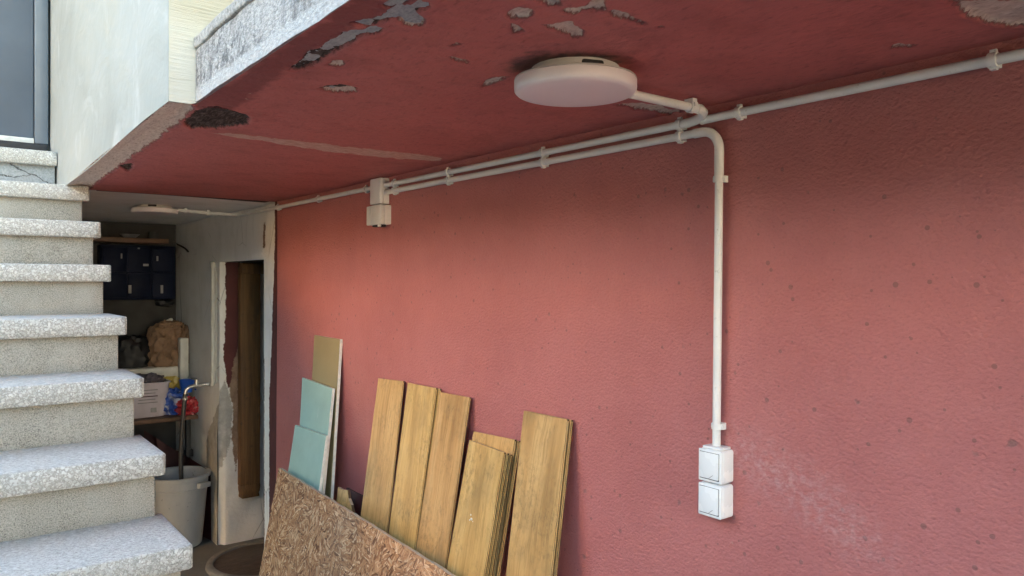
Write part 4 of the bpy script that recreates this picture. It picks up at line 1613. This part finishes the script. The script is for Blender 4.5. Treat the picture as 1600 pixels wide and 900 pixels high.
tube('body', [ta, ta+Vector((-.03, .01, 0)), (1.165, yp+.06, .866), (1.128, yp+.06, .862), (1.110, yp+.06, .850), (1.105, yp+.06, .815)], [.010, .010, .012, .010, .0095, .009], M['chrome'], tp, 14)
tube('bonnet', [(1.165, yp+.06, .865), (1.165, yp+.06, .90)], [.012, .009], M['chrome'], tp)
tube('lever', [(1.165, yp+.06, .902), (1.145, yp+.055, .907), (1.118, yp+.05, .917)], [.008, .007, .005], M['chrome'], tp, 10)
BK = Vector((1.075, 4.375, 0))
ho = thing('hose', (1.1, 4.4, .3), 'black garden hose hanging from the tap into the white bucket', 'hose')
s0 = Vector((1.105, yp+.06, .825))
e0 = Vector((BK.x+.018, BK.y-.02, .17))
ctrl = [s0, s0+Vector((-.012, -.0, -.16)), Vector((BK.x-.005, BK.y-.0, .52)), e0]
hp = []
for k in range(25):
    t = k/24
    a, b, c_, d = ctrl
    hp.append(a*(1-t)**3+b*3*t*(1-t)**2+c_*3*t*t*(1-t)+d*t**3)
tube('pipe', hp, .0115, M['hose'], ho, 12)
tube('hose_clip', [s0+Vector((0, 0, -.02)), s0+Vector((0, 0, -.032))], .0145, M['chrome'], ho, 12)
bu = thing('bucket', (BK.x, BK.y, 0), 'large scuffed white plastic bucket under the hose', 'bucket')
lathe('body', [(0, .004), (.112, .004), (.118, .010), (.150, .365), (.1515, .380), (.160, .382), (.162, .376), (.164, .378), (.164, .392), (.157, .396), (.150, .390), (.146, .36), (.114, .016), (0, .014)], (BK.x, BK.y, 0), M['bucket'], bu, 64, ang=35)
lathe('rib', [(.1475, .318), (.1530, .320), (.1535, .326), (.1485, .330)], (BK.x, BK.y, 0), M['bucket'], bu, 64, ang=35)
lug = bm_box(-.035, .035, -.012, .02, -.014, .014, .004)
bmesh.ops.rotate(lug, verts=lug.verts, cent=(0, 0, 0), matrix=Matrix.Rotation(math.radians(205), 3, 'Z'))
bmesh.ops.translate(lug, verts=lug.verts, vec=(BK.x+.092, BK.y-.128, .342))
from_bm('handle_lug', lug, M['bucket'], bu, auto=.7)

# maroon board behind the bucket
mb = thing('maroon_board', (1.1, 4.65, 0), 'dark maroon board leaning low behind the bucket', 'board')
mbm = bmesh.new()
pl = [at_y(225, 672, 4.66), at_y(262, 696, 4.66), at_y(290, 712, 4.64), at_y(331, 736, 4.50)]
pl = [Vector((min(p.x, W-.02), p.y, p.z)) for p in pl]
pl[-1] = at_x(329, 736, W-.016)
lowp = [Vector((p.x, p.y-.01, 0.003)) for p in pl]
f_ = [mbm.verts.new(p) for p in pl]
l_ = [mbm.verts.new(p) for p in lowp]
for i in range(3):
    mbm.faces.new((f_[i], f_[i+1], l_[i+1], l_[i]))
bmesh.ops.solidify(mbm, geom=mbm.faces[:], thickness=.012)
from_bm('panel', mbm, M['maroon'], mb)

# round cover on the floor
cv = thing('round_cover', (1.36, 3.86, 0), 'round dark brown cover with pale rim on the floor by the doorway', 'cover')
lathe('plate', [(0, .014), (.235, .014), (.240, .010)], (1.36, 3.86, 0), M['cover'], cv, 64)
lathe('rim', [(.240, .010), (.243, .020), (.262, .022), (.274, .016), (.279, .001)], (1.36, 3.86, 0), M['coverrim'], cv, 64)
